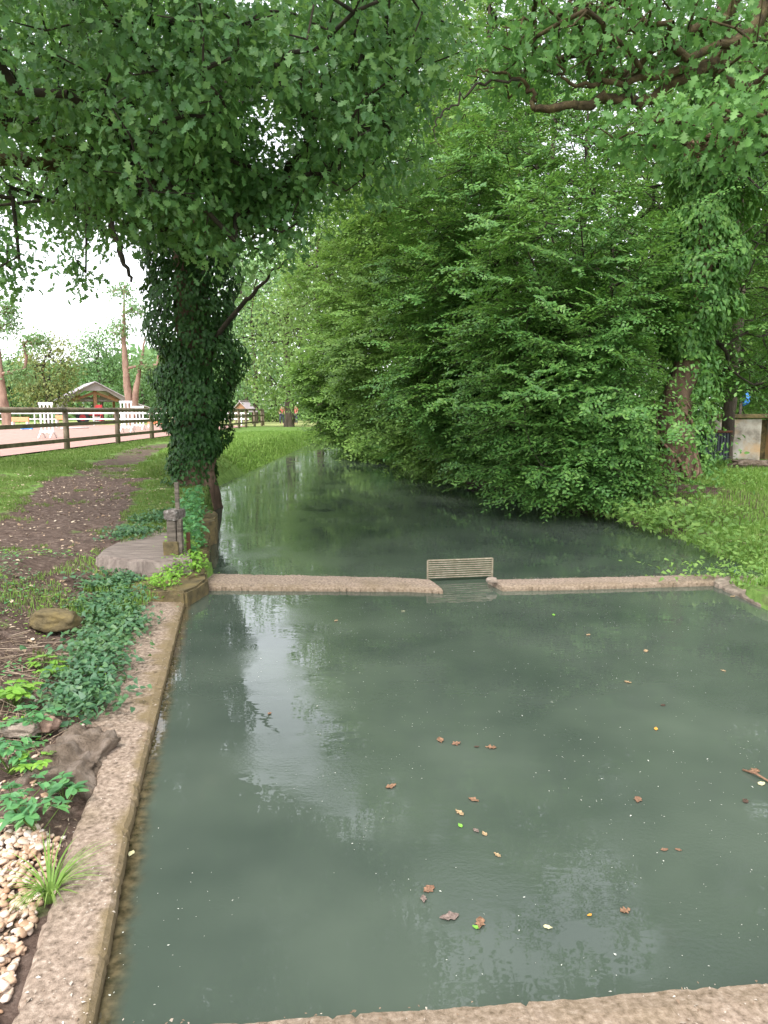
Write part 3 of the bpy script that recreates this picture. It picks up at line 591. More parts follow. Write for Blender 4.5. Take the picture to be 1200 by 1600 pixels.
horn('second hornbeam along the right bank, arching low over the middle of the river', 4.4, 17, 8, [
    (G3(780, 660, 15.5), (1.4, 1.3, .8), 180), (G3(720, 600, 15.5), (1.5, 1.4, .9), 180), (G3(780, 540, 15.5), (1.6, 1.5, 1.1), 160), (G3(720, 450, 16), (1.6, 1.6, 1.2), 130), (G3(800, 400, 16), (1.8, 1.6, 1.3), 120),
    (G3(760, 300, 16), (2.2, 1.8, 1.3), 110), (G3(830, 240, 16), (2.4, 2, 1.3), 100), (G3(790, 710, 14.8), (1.1, .8, .45), 80)], m='horn', sz=.1, L=.7)
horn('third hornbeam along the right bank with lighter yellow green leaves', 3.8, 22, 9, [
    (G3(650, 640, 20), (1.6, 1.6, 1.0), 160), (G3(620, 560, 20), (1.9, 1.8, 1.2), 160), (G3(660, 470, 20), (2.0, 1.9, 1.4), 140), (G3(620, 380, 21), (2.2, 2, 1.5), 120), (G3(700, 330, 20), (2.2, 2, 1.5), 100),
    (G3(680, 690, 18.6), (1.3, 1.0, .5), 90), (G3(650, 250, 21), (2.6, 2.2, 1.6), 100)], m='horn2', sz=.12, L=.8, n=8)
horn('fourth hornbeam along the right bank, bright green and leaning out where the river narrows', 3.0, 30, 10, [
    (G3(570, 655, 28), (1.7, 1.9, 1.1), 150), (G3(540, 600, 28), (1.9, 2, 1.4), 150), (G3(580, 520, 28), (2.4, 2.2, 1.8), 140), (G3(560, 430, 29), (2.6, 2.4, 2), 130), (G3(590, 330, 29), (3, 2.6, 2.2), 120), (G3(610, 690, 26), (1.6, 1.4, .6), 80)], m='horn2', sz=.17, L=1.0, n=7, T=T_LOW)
# understorey and woodland behind, right side
def bush(label, c, r, k, m='horn', sz=.13, nm='woodland_tree', H=None, grp='woodland trees behind the right bank', L=.9, n=7, T=T_LOW, kind='flat', tr=.14, barkm='bark', cat='tree', spread=.8, nt_=5):
    c = np.array(c, float); b = np.array([c[0], c[1], .45]); H = H or c[2]+r[2]*.6
    tg = np.concatenate([blob(c, r, k, .45)]); tg = tg[tg[:, 2] > .3]
    return tree(label, b, [b, b+[.1, 0, H*.35], b+[-.1, .1, H*.7], b+[0, 0, H]], [tr, tr*.8, tr*.6, .03], tg, M[m], kind, sz, n=n, L=L, nt_=nt_, T=T, name=nm, group=grp, tw=.008, rmax=tr*.8, barkm=barkm, cat=cat, spread=spread)
bush('dark woodland tree directly behind the dense hornbeam, left of the ivy-clad trunk', (7.5, 19, 5), (3.2, 2.2, 4.6), 420)
bush('dark woodland tree behind the plastered wall at the right edge', (12.5, 24, 5), (4, 2.5, 4.8), 420, sz=.17)
bush('tall woodland tree filling the gap above the second hornbeam', (5.5, 25, 9), (4, 3, 6.5), 520, sz=.17)
bush('tall woodland tree at the top right behind the ivy-clad tree', (11, 19, 10), (3.6, 3, 5), 480, sz=.15)
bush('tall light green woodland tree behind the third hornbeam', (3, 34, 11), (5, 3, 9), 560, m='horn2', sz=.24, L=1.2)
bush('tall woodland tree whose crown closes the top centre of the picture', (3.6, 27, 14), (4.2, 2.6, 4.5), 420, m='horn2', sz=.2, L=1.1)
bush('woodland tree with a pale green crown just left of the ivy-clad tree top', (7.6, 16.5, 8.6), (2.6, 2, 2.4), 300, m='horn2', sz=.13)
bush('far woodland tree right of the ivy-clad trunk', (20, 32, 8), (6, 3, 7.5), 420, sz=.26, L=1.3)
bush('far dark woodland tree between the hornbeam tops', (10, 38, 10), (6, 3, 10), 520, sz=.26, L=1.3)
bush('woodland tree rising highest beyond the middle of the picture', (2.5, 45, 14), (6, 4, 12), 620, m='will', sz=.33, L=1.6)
# ------------------------------------------------------------------ overhanging oak boughs, top right
kb = np.array([6.6, 8.2, .4])
kt = [kb, kb+[.1, 0, 2], kb+[0, -.2, 4], kb+[-.2, -.2, 6.5], kb+[-.3, 0, 9]]
tgk = np.concatenate([blob(D(880, 95, 7), (1.0, .8, .28), 46), blob(D(1000, 60, 7), (.9, .9, .35), 50), blob(D(1110, 200, 6.3), (.85, .5, .13), 46), blob(D(1000, 205, 6.3), (.35, .3, .1), 10), blob(D(830, 50, 7.2), (.5, .6, .35), 26), blob(D(1150, 40, 7), (.9, .9, .6), 30),
     blob(D(1000, -150, 7), (2.2, 2, .8), 70), blob(D(1250, -100, 8), (2.4, 2.4, 1.4), 80), blob(kb+[0, 0, 8.5], (3, 3, 2), 90), blob(D(800, -260, 6), (1.8, 1.6, .7), 30), blob(kb+[1.5, 0, 6], (2.5, 2.5, 2), 60), blob((3.4, 4.2, 7.6), (1.6, 1.6, .8), 50)])
koak, *_ = tree('oak standing outside the right edge, light green boughs reaching in across the top right', kb, kt, [.34, .28, .25, .2, .1], tgk, M['oak2'], 'ros', .1, n=15, spread=.27, T=T_OAK, name='oak_tree', tw=.005, limbm='mossb')
lb = [kb+[0, -.2, 3.6], D(1215, -20, 7.6), D(1160, 60, 7.3), D(1110, 105, 7.1), D(1050, 130, 7), D(1000, 165, 7), D(960, 155, 6.9), D(900, 165, 6.8), D(835, 170, 6.8)]
limb(koak, kb, lb, [.13, .09, .07, .055, .05, .045, .04, .035, .028], 'mossb', .5)
limb(koak, kb, [D(835, 170, 6.8), D(832, 140, 6.8), D(812, 122, 6.8), D(760, 110, 6.8), D(730, 118, 6.8)], [.022, .018, .014, .01, .004], 'mossb', .4)
limb(koak, kb, [D(812, 125, 6.8), D(750, 130, 6.7), D(705, 165, 6.7), D(680, 190, 6.7), D(672, 225, 6.7)], [.012, .011, .009, .007, .003], 'barkd', .3)
limb(koak, kb, [D(1110, 105, 7.1), D(1030, 118, 6.9), D(960, 128, 6.8), D(900, 135, 6.8), D(870, 100, 6.8)], [.04, .03, .022, .016, .006], 'mossb', .5)
limb(koak, kb, [D(1000, 165, 7), D(985, 150, 6.8), D(980, 120, 6.8)], [.012, .008, .003])
for q in range(14):
    a = D(rng.uniform(850, 1010), rng.uniform(-30, 30), 7+rng.random()*.5); pts = [a]
    for i in range(6): a = a+np.array([rng.normal()*.09, rng.normal()*.06, -rng.random()*.12]); pts.append(a)
    limb(koak, kb, pts, [.02, .014, .006], 'mossb', .6)
for q in range(10):
    a = D(rng.uniform(1080, 1140), rng.uniform(205, 225), 6.3); pts = [a]; dx = rng.normal()*.07
    for i in range(4): a = a+np.array([dx+rng.normal()*.03, rng.normal()*.05, -.02+rng.normal()*.03]); pts.append(a)
    limb(koak, kb, pts, [.011, .008, .003], 'barkr', .2)
# ------------------------------------------------------------------ far trees, centre and left
def far(label, px, pyb, pyt, y, wpx, k=260, m='far', sz=.3, kind='ros', nm='broadleaf_tree', barkm='bark', tr=.2, n=9, low=.15, sp=.9, L=2.0, cat='tree'):
    b = D(px, 660, y); b[2] = .5; top = D(px, pyt, y)[2]; bot = D(px, pyb, y)[2]; rx = wpx/2*y/F; c = np.array([b[0], y, (top+bot)/2]); rz = (top-bot)/2
    tg = np.concatenate([blob(c, (rx, rx*.7, rz), k, .5), blob(c+[rx*.3, 0, rz*.25], (rx*.75, rx*.6, rz*.75), k//3, .5), blob(c+[-rx*.35, 0, -rz*.2], (rx*.7, rx*.6, rz*.7), k//3, .5)])
    tg += np.array([mnoise.noise(Vector(t)*.35) for t in tg])[:, None]*np.array([rx*.25, 0, rz*.2]); tg = tg[tg[:, 2] > .4]
    H = c[2]+rz*.5-.5
    return tree(label, b, [b, b+[.1, 0, H*.4], b+[-.2, 0, H*.75], b+[.1, 0, H]], [tr, tr*.8, tr*.5, .05], tg, M[m], kind, sz, n=n, spread=sp, L=L, name=nm, group='trees beyond the arena and lawn', tw=.01, rmax=tr*.7, barkm=barkm, cat=cat)
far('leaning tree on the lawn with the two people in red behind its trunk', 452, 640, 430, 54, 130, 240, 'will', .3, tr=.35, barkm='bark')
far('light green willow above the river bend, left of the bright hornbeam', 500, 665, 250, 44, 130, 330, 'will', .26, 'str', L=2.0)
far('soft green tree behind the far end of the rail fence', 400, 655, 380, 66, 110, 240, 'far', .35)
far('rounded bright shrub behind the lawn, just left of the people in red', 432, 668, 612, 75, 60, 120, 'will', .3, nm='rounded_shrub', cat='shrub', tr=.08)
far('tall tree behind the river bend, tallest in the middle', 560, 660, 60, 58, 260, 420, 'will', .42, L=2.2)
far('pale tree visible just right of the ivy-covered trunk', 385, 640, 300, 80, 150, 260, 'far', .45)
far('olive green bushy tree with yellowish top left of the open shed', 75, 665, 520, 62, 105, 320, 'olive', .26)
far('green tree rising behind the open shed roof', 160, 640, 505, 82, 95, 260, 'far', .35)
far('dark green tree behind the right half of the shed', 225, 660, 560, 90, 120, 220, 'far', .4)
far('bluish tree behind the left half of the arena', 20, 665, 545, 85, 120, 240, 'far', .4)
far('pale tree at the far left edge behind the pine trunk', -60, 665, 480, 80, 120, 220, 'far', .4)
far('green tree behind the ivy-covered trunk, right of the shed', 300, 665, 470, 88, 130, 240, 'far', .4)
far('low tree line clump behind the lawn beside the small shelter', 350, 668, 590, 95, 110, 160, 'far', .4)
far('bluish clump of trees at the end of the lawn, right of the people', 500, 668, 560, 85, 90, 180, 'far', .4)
def pine(label, px, y, pyt, wpx, split=False, k=70, seed=0):
    b = D(px, 660, y); b[2] = .5; H = D(px, pyt, y)[2]-.5; rx = wpx/2*y/F
    tp = [b, b+[-.25, 0, H*.3], b+[-.35, 0, H*.6], b+[-.1, 0, H*.97]]
    tg = np.concatenate([blob(b+[rx*rng.normal()*.6, 0, H*h], (rx*.55, rx*.5, .5), k//4, .4) for h in (.42, .55, .68, .8, .93)])
    root, *_ = tree(label, b, tp, [.33, .27, .17, .04], tg, M['far'], 'ros', .26, n=20, spread=.75, name='pine_tree', group='pines by the arena', barkm='barko', limbm='barko', tw=.022, rmax=.12)
    if split: limb(root, b, [b+[.15, 0, .5], b+[.45, 0, H*.25], b+[.95, .1, H*.45], b+[1.3, .2, H*.62]], [.3, .24, .13, .05], 'barko')
    return root
pine('orange barked forked pine beside the right half of the shed', 206, 60, 440, 75, True, 90)
pine('pink barked pine at the far left edge of the arena', 12, 55, 470, 70, False, 110)
# far-off wood closing the view and the undergrowth on the right bank (masses nobody could count)
n = 60000; x = rng.uniform(-120, 110, n); y = 95+rng.random(n)*25+np.abs(x)*.0; H = np.where(x < -22+rng.normal(size=n)*2, 8.5, 24)+(fbm(x, x*0, .12, 3)-.47)*9; z = .5+H*rng.random(n)**.8
leafp = np.stack([x, y, z], 1); tag(leaves('far_wood', leafp, rv(n)+[0, 0, -.3], rv(n)+[0, -.8, .5], rng.uniform(.7, 1.5, n), T_LOW, M['far'], None), 'far-off wood behind the lawn and arena', 'wood', kind='stuff')
n = 60000; x = rng.uniform(14, 70, n); y = rng.uniform(30, 60, n); z = .4+18*rng.random(n)
k = x > y*.22; leafp = np.stack([x, y, z], 1)[k]; n = len(leafp); tag(leaves('right_wood', leafp, rv(n)+[0, 0, -.3], rv(n)+[0, -.6, .6], rng.uniform(.4, .8, n), T_LOW, M['horn2'], None), 'dense wood far behind the right bank', 'wood', kind='stuff')
n = 60000; y = rng.uniform(11.5, 44, n); bx_ = np.interp(y, [q[1] for q in bankR], [q[0] for q in bankR]); x = bx_+.15+rng.random(n)**1.5*6; z = .25+rng.random(n)**1.3*(.5+1.9*ss(.1, 2, x-bx_)); k = ~((x > 5.8) & (y < 18)); leafp = np.stack([x, y, z], 1)[k]; n = len(leafp)
tag(leaves('undergrowth', leafp, rv(n)+[0, 0, -.2], rv(n)+[0, -.4, .8], rng.uniform(.06, .13, n)*(leafp[:, 1]/16)**.7, T_OV, M['horn'], None), 'shady undergrowth beneath the hornbeams', 'undergrowth', kind='stuff')
# ------------------------------------------------------------------ rail fence
fpts = [(-9.75, y) for y in (14.4, 18.6, 22.8, 27.2, 31.2, 34.6, 38.8, 43.0, 47.2, 50.0, 52.6)]+[(-9.6, 55.2), (-9.35, 57.0), (-9.5, 58.6)]
fn = thing('rail_fence', 'long brown wooden post and rail fence between the path and the arena', 'fence', (-9.75, 30, .47))
fl = np.array([-9.75, 30, .47])
for (x, y) in fpts: MB().tube([np.array([x, y, .3])-fl, np.array([x, y, 1.69])-fl], [.09, .085], 12, nz=.05).build('post', M['timber'], fn, True)
for a, b in zip(fpts[:-1], fpts[1:]):
    A = np.array([*a, 0.])-fl; B = np.array([*b, 0.])-fl; up = np.array([0, 0, 1.]); off = np.array([.11, 0, 0])
    MB().tube([A+up*1.735, (A+B)/2+up*1.73, B+up*1.735], .075, 12, nz=.05).build('top_rail', M['timber'], fn, True)
    MB().beam(A+up*1.30+off, B+up*1.30+off, .05, .11).build('rail', M['timber'], fn)
    MB().beam(A+up*.82+off, B+up*.82+off, .05, .11).build('rail', M['timber'], fn)
# ------------------------------------------------------------------ shed
sb = D(152, 667, 66); sb[2] = .5
sh = thing('open_shed', 'open fronted gabled shed with mauve cladding and orange timbers beyond the arena', 'shed', sb, R(28))
W, DP, HW, HA = 2.7, 8.0, 2.15, 3.6
MB().box((-W+.18, 0, HW/2), (.36, .12, HW)).build('jamb', M['clad'], sh); MB().box((W-.18, 0, HW/2), (.36, .12, HW)).build('jamb', M['clad'], sh)
g = MB(); ya, yb_ = -.07, .07
prof = [(-W, HW), (0, HA), (W, HW), (W-.36, HW-.25), (W-.8, HW+.1), (.9, HA-.72), (-.9, HA-.72), (-W+.8, HW+.1), (-W+.36, HW-.25)]
v = [(x, ya, z) for x, z in prof]+[(x, yb_, z) for x, z in prof]; n_ = len(prof)
quads = [(0, 1, 6, 7), (0, 7, 8), (1, 2, 4, 5), (2, 3, 4), (1, 5, 6)]
f = [q for q in quads]+[tuple(i+n_ for i in q[::-1]) for q in quads]+[(i, (i+1) % n_, (i+1) % n_+n_, i+n_) for i in range(n_)]
g.add(v, f).build('gable_cladding', M['clad'], sh)
th = .08
for sgn in (-1, 1):
    a = (sgn*(W+.35), HW-.19); b = (0, HA+.02)
    v = []
    for y_ in (-.35, DP):
        v += [(a[0], y_, a[1]), (b[0], y_, b[1]), (b[0], y_, b[1]+th), (a[0], y_, a[1]+th)]
    MB().add(v, [(0, 1, 2, 3), (7, 6, 5, 4), (0, 4, 5, 1), (1, 5, 6, 2), (2, 6, 7, 3), (3, 7, 4, 0)]).build('roof', M['roof'], sh)
for sgn in (-1, 1):
    MB().box((sgn*.75, .9, HA-.45), (.9, 1.0, .03), ry=sgn*R(29)).build('skylight', M['white'], sh)
MB().box((0, .5, HA/2-.1), (.28, .25, HA-.3)).build('post', M['beam'], sh)
for sgn in (-1, 1):
    MB().beam((0, .5, 2.75), (sgn*1.9, .5, 2.0), .15, .22).build('brace', M['beam'], sh)
    MB().beam((sgn*1.2, .8, 2.5), (sgn*W*.95, .8, 1.8), .12, .16).build('brace', M['beam'], sh)
    MB().box((sgn*(W-.1), DP-.2, HW/2), (.22, .22, HW)).build('post', M['beam'], sh)
for k in range(5):
    MB().box((0, 1.2+k*1.3, 2.05+.22*(k % 2)), (2*W-.3, .14, .16)).build('purlin', M['clad'], sh)
MB().box((-W+.05, DP/2, 1.65), (.06, DP-.4, .9)).build('side_wall', M['clad'], sh)
v = []
for y_ in (-.2, DP*.8): v += [(W+.3, y_, HW-.25), (W+2.1, y_, 1.3), (W+2.1, y_, 1.38), (W+.3, y_, HW-.17)]
MB().add(v, [(0, 1, 2, 3), (7, 6, 5, 4), (0, 4, 5, 1), (1, 5, 6, 2), (2, 6, 7, 3), (3, 7, 4, 0)]).build('lean_to_roof', M['roof'], sh)
for x_, h_ in ((W+.35, 1.85), (W+2.0, 1.28)): MB().box((x_, -.1, h_/2), (.12, .12, h_)).build('post', M['clad'], sh)
MB().box((W+1.2, 4, .7), (1.6, .08, 1.3)).build('back_panel', M['clad'], sh)
# farm machine in the shed
tb = D(143, 667, 65); tb[2] = .5
tk = thing('tractor', 'small dark red tractor parked in the open shed', 'tractor', tb, R(20))
MB().box((.1, 0, .95), (1.7, .7, .5)).build('body', M['red'], tk, bevel=.06); MB().box((-.7, 0, 1.35), (.45, .5, .4)).build('seat', M['dark'], tk, bevel=.05)
MB().tube([(.25, 0, 1.2), (.05, 0, 1.55)], .03, 8).build('steering_column', M['dark'], tk)
for x_, r_ in ((-.65, .55), (.75, .36)):
    for s_ in (-1, 1):
        wo = MB().tube([(x_, s_*.42, r_), (x_, s_*.7, r_)], r_, 22).build('wheel', M['dark'], tk); MB().tube([(x_, s_*.69, r_), (x_, s_*.715, r_)], r_*.5, 16).build('rim', M['red'], wo)
cb = D(154.5, 666, 62); cb[2] = .53
ch = thing('umpire_chair', 'tall red ladder chair at the front of the open shed', 'chair', cb)
for s_ in (-1, 1):
    MB().beam((s_*.3, -.35, 0), (s_*.2, 0, 1.5), .05, .05).build('leg', M['red'], ch); MB().beam((s_*.3, .35, 0), (s_*.2, .1, 1.5), .05, .05).build('leg', M['red'], ch)
for k in range(4): MB().box((0, -.3+.08*k, .25+.33*k), (.55-.04*k, .05, .05)).build('rung', M['white'], ch)
MB().box((0, .05, 1.0), (.5, .45, .05)).build('seat', M['red'], ch); MB().box((0, .27, 1.35), (.5, .04, .5)).build('backrest', M['red'], ch)
# white arena rail
wf = thing('arena_rail', 'low white rail fence along the far side of the arena', 'fence', (-25, 58, .51))
for k in range(14): MB().box((-16+k*2.3, .0, .5), (.09, .09, 1.0)).build('post', M['white'], wf)
MB().box((-1, -.06, .95), (31, .05, .12)).build('rail', M['white'], wf); MB().box((-1, -.06, .5), (31, .05, .1)).build('rail', M['white'], wf)
# jump standards
def standard(px, y, w_, h, label):
    b = D(px, 660, y); b[2] = .515; o = thing('jump_stand', label, 'jump stand', b, R(4), 'white jump stands in the arena')
    for s_ in (-1, -.33, .33, 1): MB().box((s_*w_/2, 0, .22+(h-.22)/2), (.06, .06, h-.22)).build('slat', M['white'], o)
    MB().box((0, 0, h+.03), (w_+.12, .07, .12)).build('top_bar', M['white'], o); MB().box((0, 0, .3), (w_+.12, .075, .1)).build('bottom_bar', M['white'], o)
    for s_ in (-1, 1):
        MB().beam((s_*w_/2, -.03, .3), (s_*w_/2, -.4, .02), .05, .06).build('foot', M['white'], o); MB().beam((s_*w_/2, .03, .3), (s_*w_/2, .4, .02), .05, .06).build('foot', M['white'], o)
    return o
standard(73, 32, .48, 1.45, 'white slatted jump stand behind the fence left of the first visible post')
standard(198, 40, .55, 1.6, 'white slatted jump stand behind the second fence post, below the shed')
standard(216, 45, .6, 1.35, 'shorter white slatted jump stand just left of the ivy-covered trunk')
def block(px, y, w_, d_, h, m, label, z=.515, nm='jump_block'):
    b = D(px, 660, y); b[2] = z; o = tag(MB().box((0, 0, h/2), (w_, d_, h)).build(nm, M[m], bevel=.04), label, 'jump filler'); o.location = b; return o
def filler(px, y, w_, m, label, zz):
    b = D(px, 660, y); b[2] = .515; o = thing('jump_filler', label, 'jump filler', b)
    MB().box((0, 0, zz+.17), (w_, .12, .3)).build('board', M[m], o, bevel=.03)
    for s_ in (-1, 1): MB().box((s_*(w_/2-.08), 0, (zz+.02)/2), (.1, .3, zz+.02)).build('foot', M['white'], o)
filler(32, 48, 1.1, 'orange', 'orange jump board raised on feet at the left of the arena', .42)
filler(41, 46, .75, 'blue', 'blue jump board low on the sand below the orange one', .0)
filler(95, 52, .7, 'orange', 'small orange jump board just left of the shed front', .5)
def pole(px0, px1, y, z, label, m='white'):
    a = D(px0, 660, y); b = D(px1, 660, y+2); c = (a+b)/2; c[2] = .515+z; a[2] = b[2] = 0; cc = c.copy(); cc[2] = 0
    o = tag(MB().tube([a-cc, b-cc], .05, 10).build('jump_pole', M[m], smooth=True), label, 'pole'); o.location = c
pole(95, 138, 47, .05, 'white pole lying on the arena sand in front of the shed')
pole(228, 262, 44, .6, 'white pole seen between the ivy-covered trunk and the last fence post')
for px_, z_ in ((240, 0), (255, 0)): filler(px_, 52, .8, 'orange', 'coral jump board near the ivy-covered trunk, %s of the pair' % ('left' if px_ == 240 else 'right'), .2)
# small shelter
pb = D(382, 662, 61); pb[2] = .55
ps = thing('small_shelter', 'small wooden shelter with grey pitched roof beyond the fence end', 'shelter', pb, R(-20))
for x_ in (-.5, .5):
    for y_ in (-.5, .5): MB().box((x_, y_, .6), (.1, .1, 1.2)).build('post', M['timber'], ps)
MB().box((0, 0, .62), (1.15, 1.1, .08)).build('shelf', M['timber'], ps)
MB().add([(-.55, -.5, 1.2), (.55, -.5, 1.2), (0, -.5, 1.7), (-.55, -.44, 1.2), (.55, -.44, 1.2), (0, -.44, 1.7)], [(0, 1, 2), (5, 4, 3), (0, 3, 4, 1), (1, 4, 5, 2), (2, 5, 3, 0)]).build('gable', M['beam'], ps)
for s_ in (-1, 1): MB().beam((s_*.4, -.7, 1.45), (s_*.4, .7, 1.45), .95, .06).build('roof', M['clad'], ps).rotation_euler = (0, 0, 0)
for o in [c for c in ps.children if c.name.startswith('roof')]:
    me = o.data; s_ = 1 if sum(v.co.x for v in me.vertices) > 0 else -1
    for v in me.vertices: v.co.z += -(v.co.x*s_-.4)*.95
# people
def person(px, y, label, shirt, hx=0, h=1.65):
    b = D(px, 660, y); b[2] = .51; o = thing('person', label, 'person', b, R(hx))
    def skinned(nm, verts, edges, rad, m):
        me = bpy.data.meshes.new(nm); me.from_pydata([[c*h for c in v] for v in verts], edges, []); ob_ = bpy.data.objects.new(nm, me); COL.objects.link(ob_); ob_.parent = o
        ob_.modifiers.new('skin', 'SKIN'); sv = me.skin_vertices[0].data
        for i, r_ in enumerate(rad): sv[i].radius = (r_*h, r_*h)
        sv[0].use_root = True; sb_ = ob_.modifiers.new('sub', 'SUBSURF'); sb_.levels = 1; sb_.render_levels = 1; me.materials.append(m); return ob_
    V = [(0, 0, .53), (0, 0, .66), (0, 0, .8), (0, 0, .86), (0, -.01, .93), (.06, 0, .5), (.07, -.02, .28), (.07, .01, .04), (.08, -.07, .02), (-.06, 0, .5), (-.08, -.04, .28), (-.08, .02, .04), (-.09, -.06, .02),
         (.1, 0, .8), (.14, -.01, .63), (.12, -.09, .5), (-.1, 0, .8), (-.14, -.02, .64), (-.1, -.1, .52)]
    E = [(0, 1), (1, 2), (2, 3), (3, 4), (0, 5), (5, 6), (6, 7), (7, 8), (0, 9), (9, 10), (10, 11), (11, 12), (2, 13), (13, 14), (14, 15), (2, 16), (16, 17), (17, 18)]
    skinned('body', V, E, [.07, .065, .07, .03, .055, .05, .035, .022, .02, .05, .035, .022, .02, .032, .024, .015, .032, .024, .015], M['skin'])
    skinned('shirt', [V[0], V[1], V[2], V[13], (.135, -.005, .68), V[16], (-.135, -.005, .68)], [(0, 1), (1, 2), (2, 3), (3, 4), (2, 5), (5, 6)], [.082, .08, .085, .044, .036, .044, .036], shirt)
    skinned('trousers', [V[0], V[5], V[6], (.07, .01, .08), V[9], V[10], (-.08, .02, .08)], [(0, 1), (1, 2), (2, 3), (0, 4), (4, 5), (5, 6)], [.08, .06, .046, .035, .06, .046, .035], M['jean'])
    v, f = rock((0, .012*h, .955*h), .055*h, 3, 2, (1, 1, .8), .1, False); mesh('hair', v, f, M['dark'], o, True)
person(440.5, 60, 'person in a coral red top standing left of the leaning tree trunk', M['shirt'], 20)
person(462.5, 61, 'person in a coral red top standing right of the leaning tree trunk', M['shirt'], -40)
# ------------------------------------------------------------------ weir grid
g0 = P(668, 906, .02); g1 = P(768, 905, .02); g1 = g0+(g1-g0)*1.0+np.array([0.02, .25, 0]); g1 = D(769, 905, g0[1]+.12); g1[2] = .02
gr = thing('metal_grid', 'pale metal bar grid standing in the gap of the weir', 'grid', g0); gd = g1-g0; gh = .2
MB().tube([(0, 0, -.1), (0, 0, gh)], .009, 8).build('frame_bar', M['grid'], gr); MB().tube([gd+[0, 0, -.1], gd+[0, 0, gh]], .009, 8).build('frame_bar', M['grid'], gr)
for k in range(9): z_ = .02+(gh-.02)*k/8; MB().tube([(0, 0, z_), gd*.5+[0, 0, z_-.001], gd+[0, 0, z_]], .0065 if k < 8 else .009, 6).build('bar', M['grid'], gr)
v, f = rock(D(768, 906, 7.15), .045, 9, 3, (1.2, .9, .6)); tag(mesh('stone', v, f, M['stone'], None, True), 'lumpy stone on the weir beside the right corner of the grid', 'stone')
# ------------------------------------------------------------------ sluice on the left
qs = P(272, 880, .2); qy = qs[1]
sl = thing('sluice_post', 'old timber sluice post with lichened cap block and thin rod above', 'post', (qs[0], qy, .1)); q0 = np.array([qs[0], qy, .1])
MB().box((0, 0, .3), (.1, .11, .5), j=.008).build('post', M['wood'], sl, bevel=.012); MB().box((.08, -.02, .26), (.045, .08, .6), j=.004).build('side_plank', M['wood'], sl, bevel=.006)
MB().box((.02, .03, .6), (.13, .24, .1), rz=R(-10), j=.012).build('cap_block', M['capst'], sl, bevel=.02); MB().box((.04, .06, .78), (.04, .03, .28), j=.003).build('rod', M['wood'], sl, bevel=.004)
MB().box((-.005, -.07, .2), (.15, .02, .26), j=.01).build('moss_patch', M['moss'], sl, bevel=.008)
ir = P(296, 890, .1); MBi = tag(MB().box((0, 0, .2), (.035, .03, .42)).build('iron_bar', M['rust']), 'short rusty iron bar right of the sluice post', 'bar'); MBi.location = (ir[0], ir[1], .08)
def plate(pix, z1, z0, name, m, label, cat, seed=0, sub=26):
    pts = [P(a, b, z1)[:2] for a, b in pix]; n = len(pts); pp = np.array(pts)
    bm = bmesh.new(); top = [bm.verts.new((*p, z1)) for p in pts]; bot = [bm.verts.new((*(p+(p-pp.mean(0))*.03), z0)) for p in pts]
    bm.faces.new(top); bm.faces.new(bot[::-1])
    for i in range(n): bm.faces.new((top[i], bot[i], bot[(i+1) % n], top[(i+1) % n]))
    bmesh.ops.bevel(bm, geom=bm.edges[:], offset=.02, segments=2, affect='EDGES'); bmesh.ops.triangulate(bm, faces=bm.faces[:]); bmesh.ops.subdivide_edges(bm, edges=bm.edges[:], cuts=3, use_grid_fill=True)
    for v in bm.verts:
        q = v.co; v.co.z += .014*mnoise.noise(q*6+Vector((seed, 0, 0))); v.co.x += .012*mnoise.noise(q*5+Vector((0, seed, 9))); v.co.y += .012*mnoise.noise(q*5+Vector((7, seed, 0)))
    bmesh.ops.recalc_face_normals(bm, faces=bm.faces[:])
    me = bpy.data.meshes.new(name); bm.to_mesh(me); bm.free(); me.materials.append(m); o = bpy.data.objects.new(name, me); COL.objects.link(o); return tag(o, label, cat)
plate([(150, 868), (225, 876), (300, 872), (290, 838), (255, 822), (215, 835), (165, 855)], .30, .1, 'timber_slab', M['slab'], 'flat grey brown timber slab beside the sluice post', 'slab', 1)
plate([(200, 925), (290, 925), (325, 905), (312, 870), (232, 874), (208, 898)], .14, -.2, 'mossy_footing', M['moss'], 'mossy masonry footing between the sluice post and the weir', 'masonry', 3)
plate([(303, 822), (338, 814), (340, 800), (322, 793), (300, 800)], .30, -.4, 'mossy_stone', M['moss'], 'dark mossy stone at the river edge right of the sluice', 'stone', 5)
plate([(292, 905), (322, 895), (330, 822), (300, 820)], .16, -.4, 'river_wall', M['moss'], 'mossy river wall below the sluice ivy', 'wall', 8)
for i, (px_, py_, z_, r_, sc, mm, lb_) in enumerate([
    (84, 968, .2, .12, (1.4, .85, .6), 'moss', 'brown mossy stone half buried left of the ivy patch'), (70, 1130, .12, .06, (1.1, .8, .6), 'barko', 'reddish brick fragment lying among the weeds'),
    (30, 1140, .12, .07, (1.4, .7, .4), 'stone', 'flat tan stone left of the brick fragment')]):
    c = P(px_, py_, z_); v, f = rock(c, r_, i+2, 4, sc); tag(mesh('stone', v, f, M[mm], None, True), lb_, 'stone')
# crumbling lump by wall
c = P(128, 1190, .04); v, f = rock(c-np.array([.02, .0, .06]), .2, 21, 5, (.8, 1.25, .75), .6); tag(mesh('crumbling_lump', v, f, M['earthy'], None, True), 'crumbling lump of earth and mortar against the left wall', 'rubble')
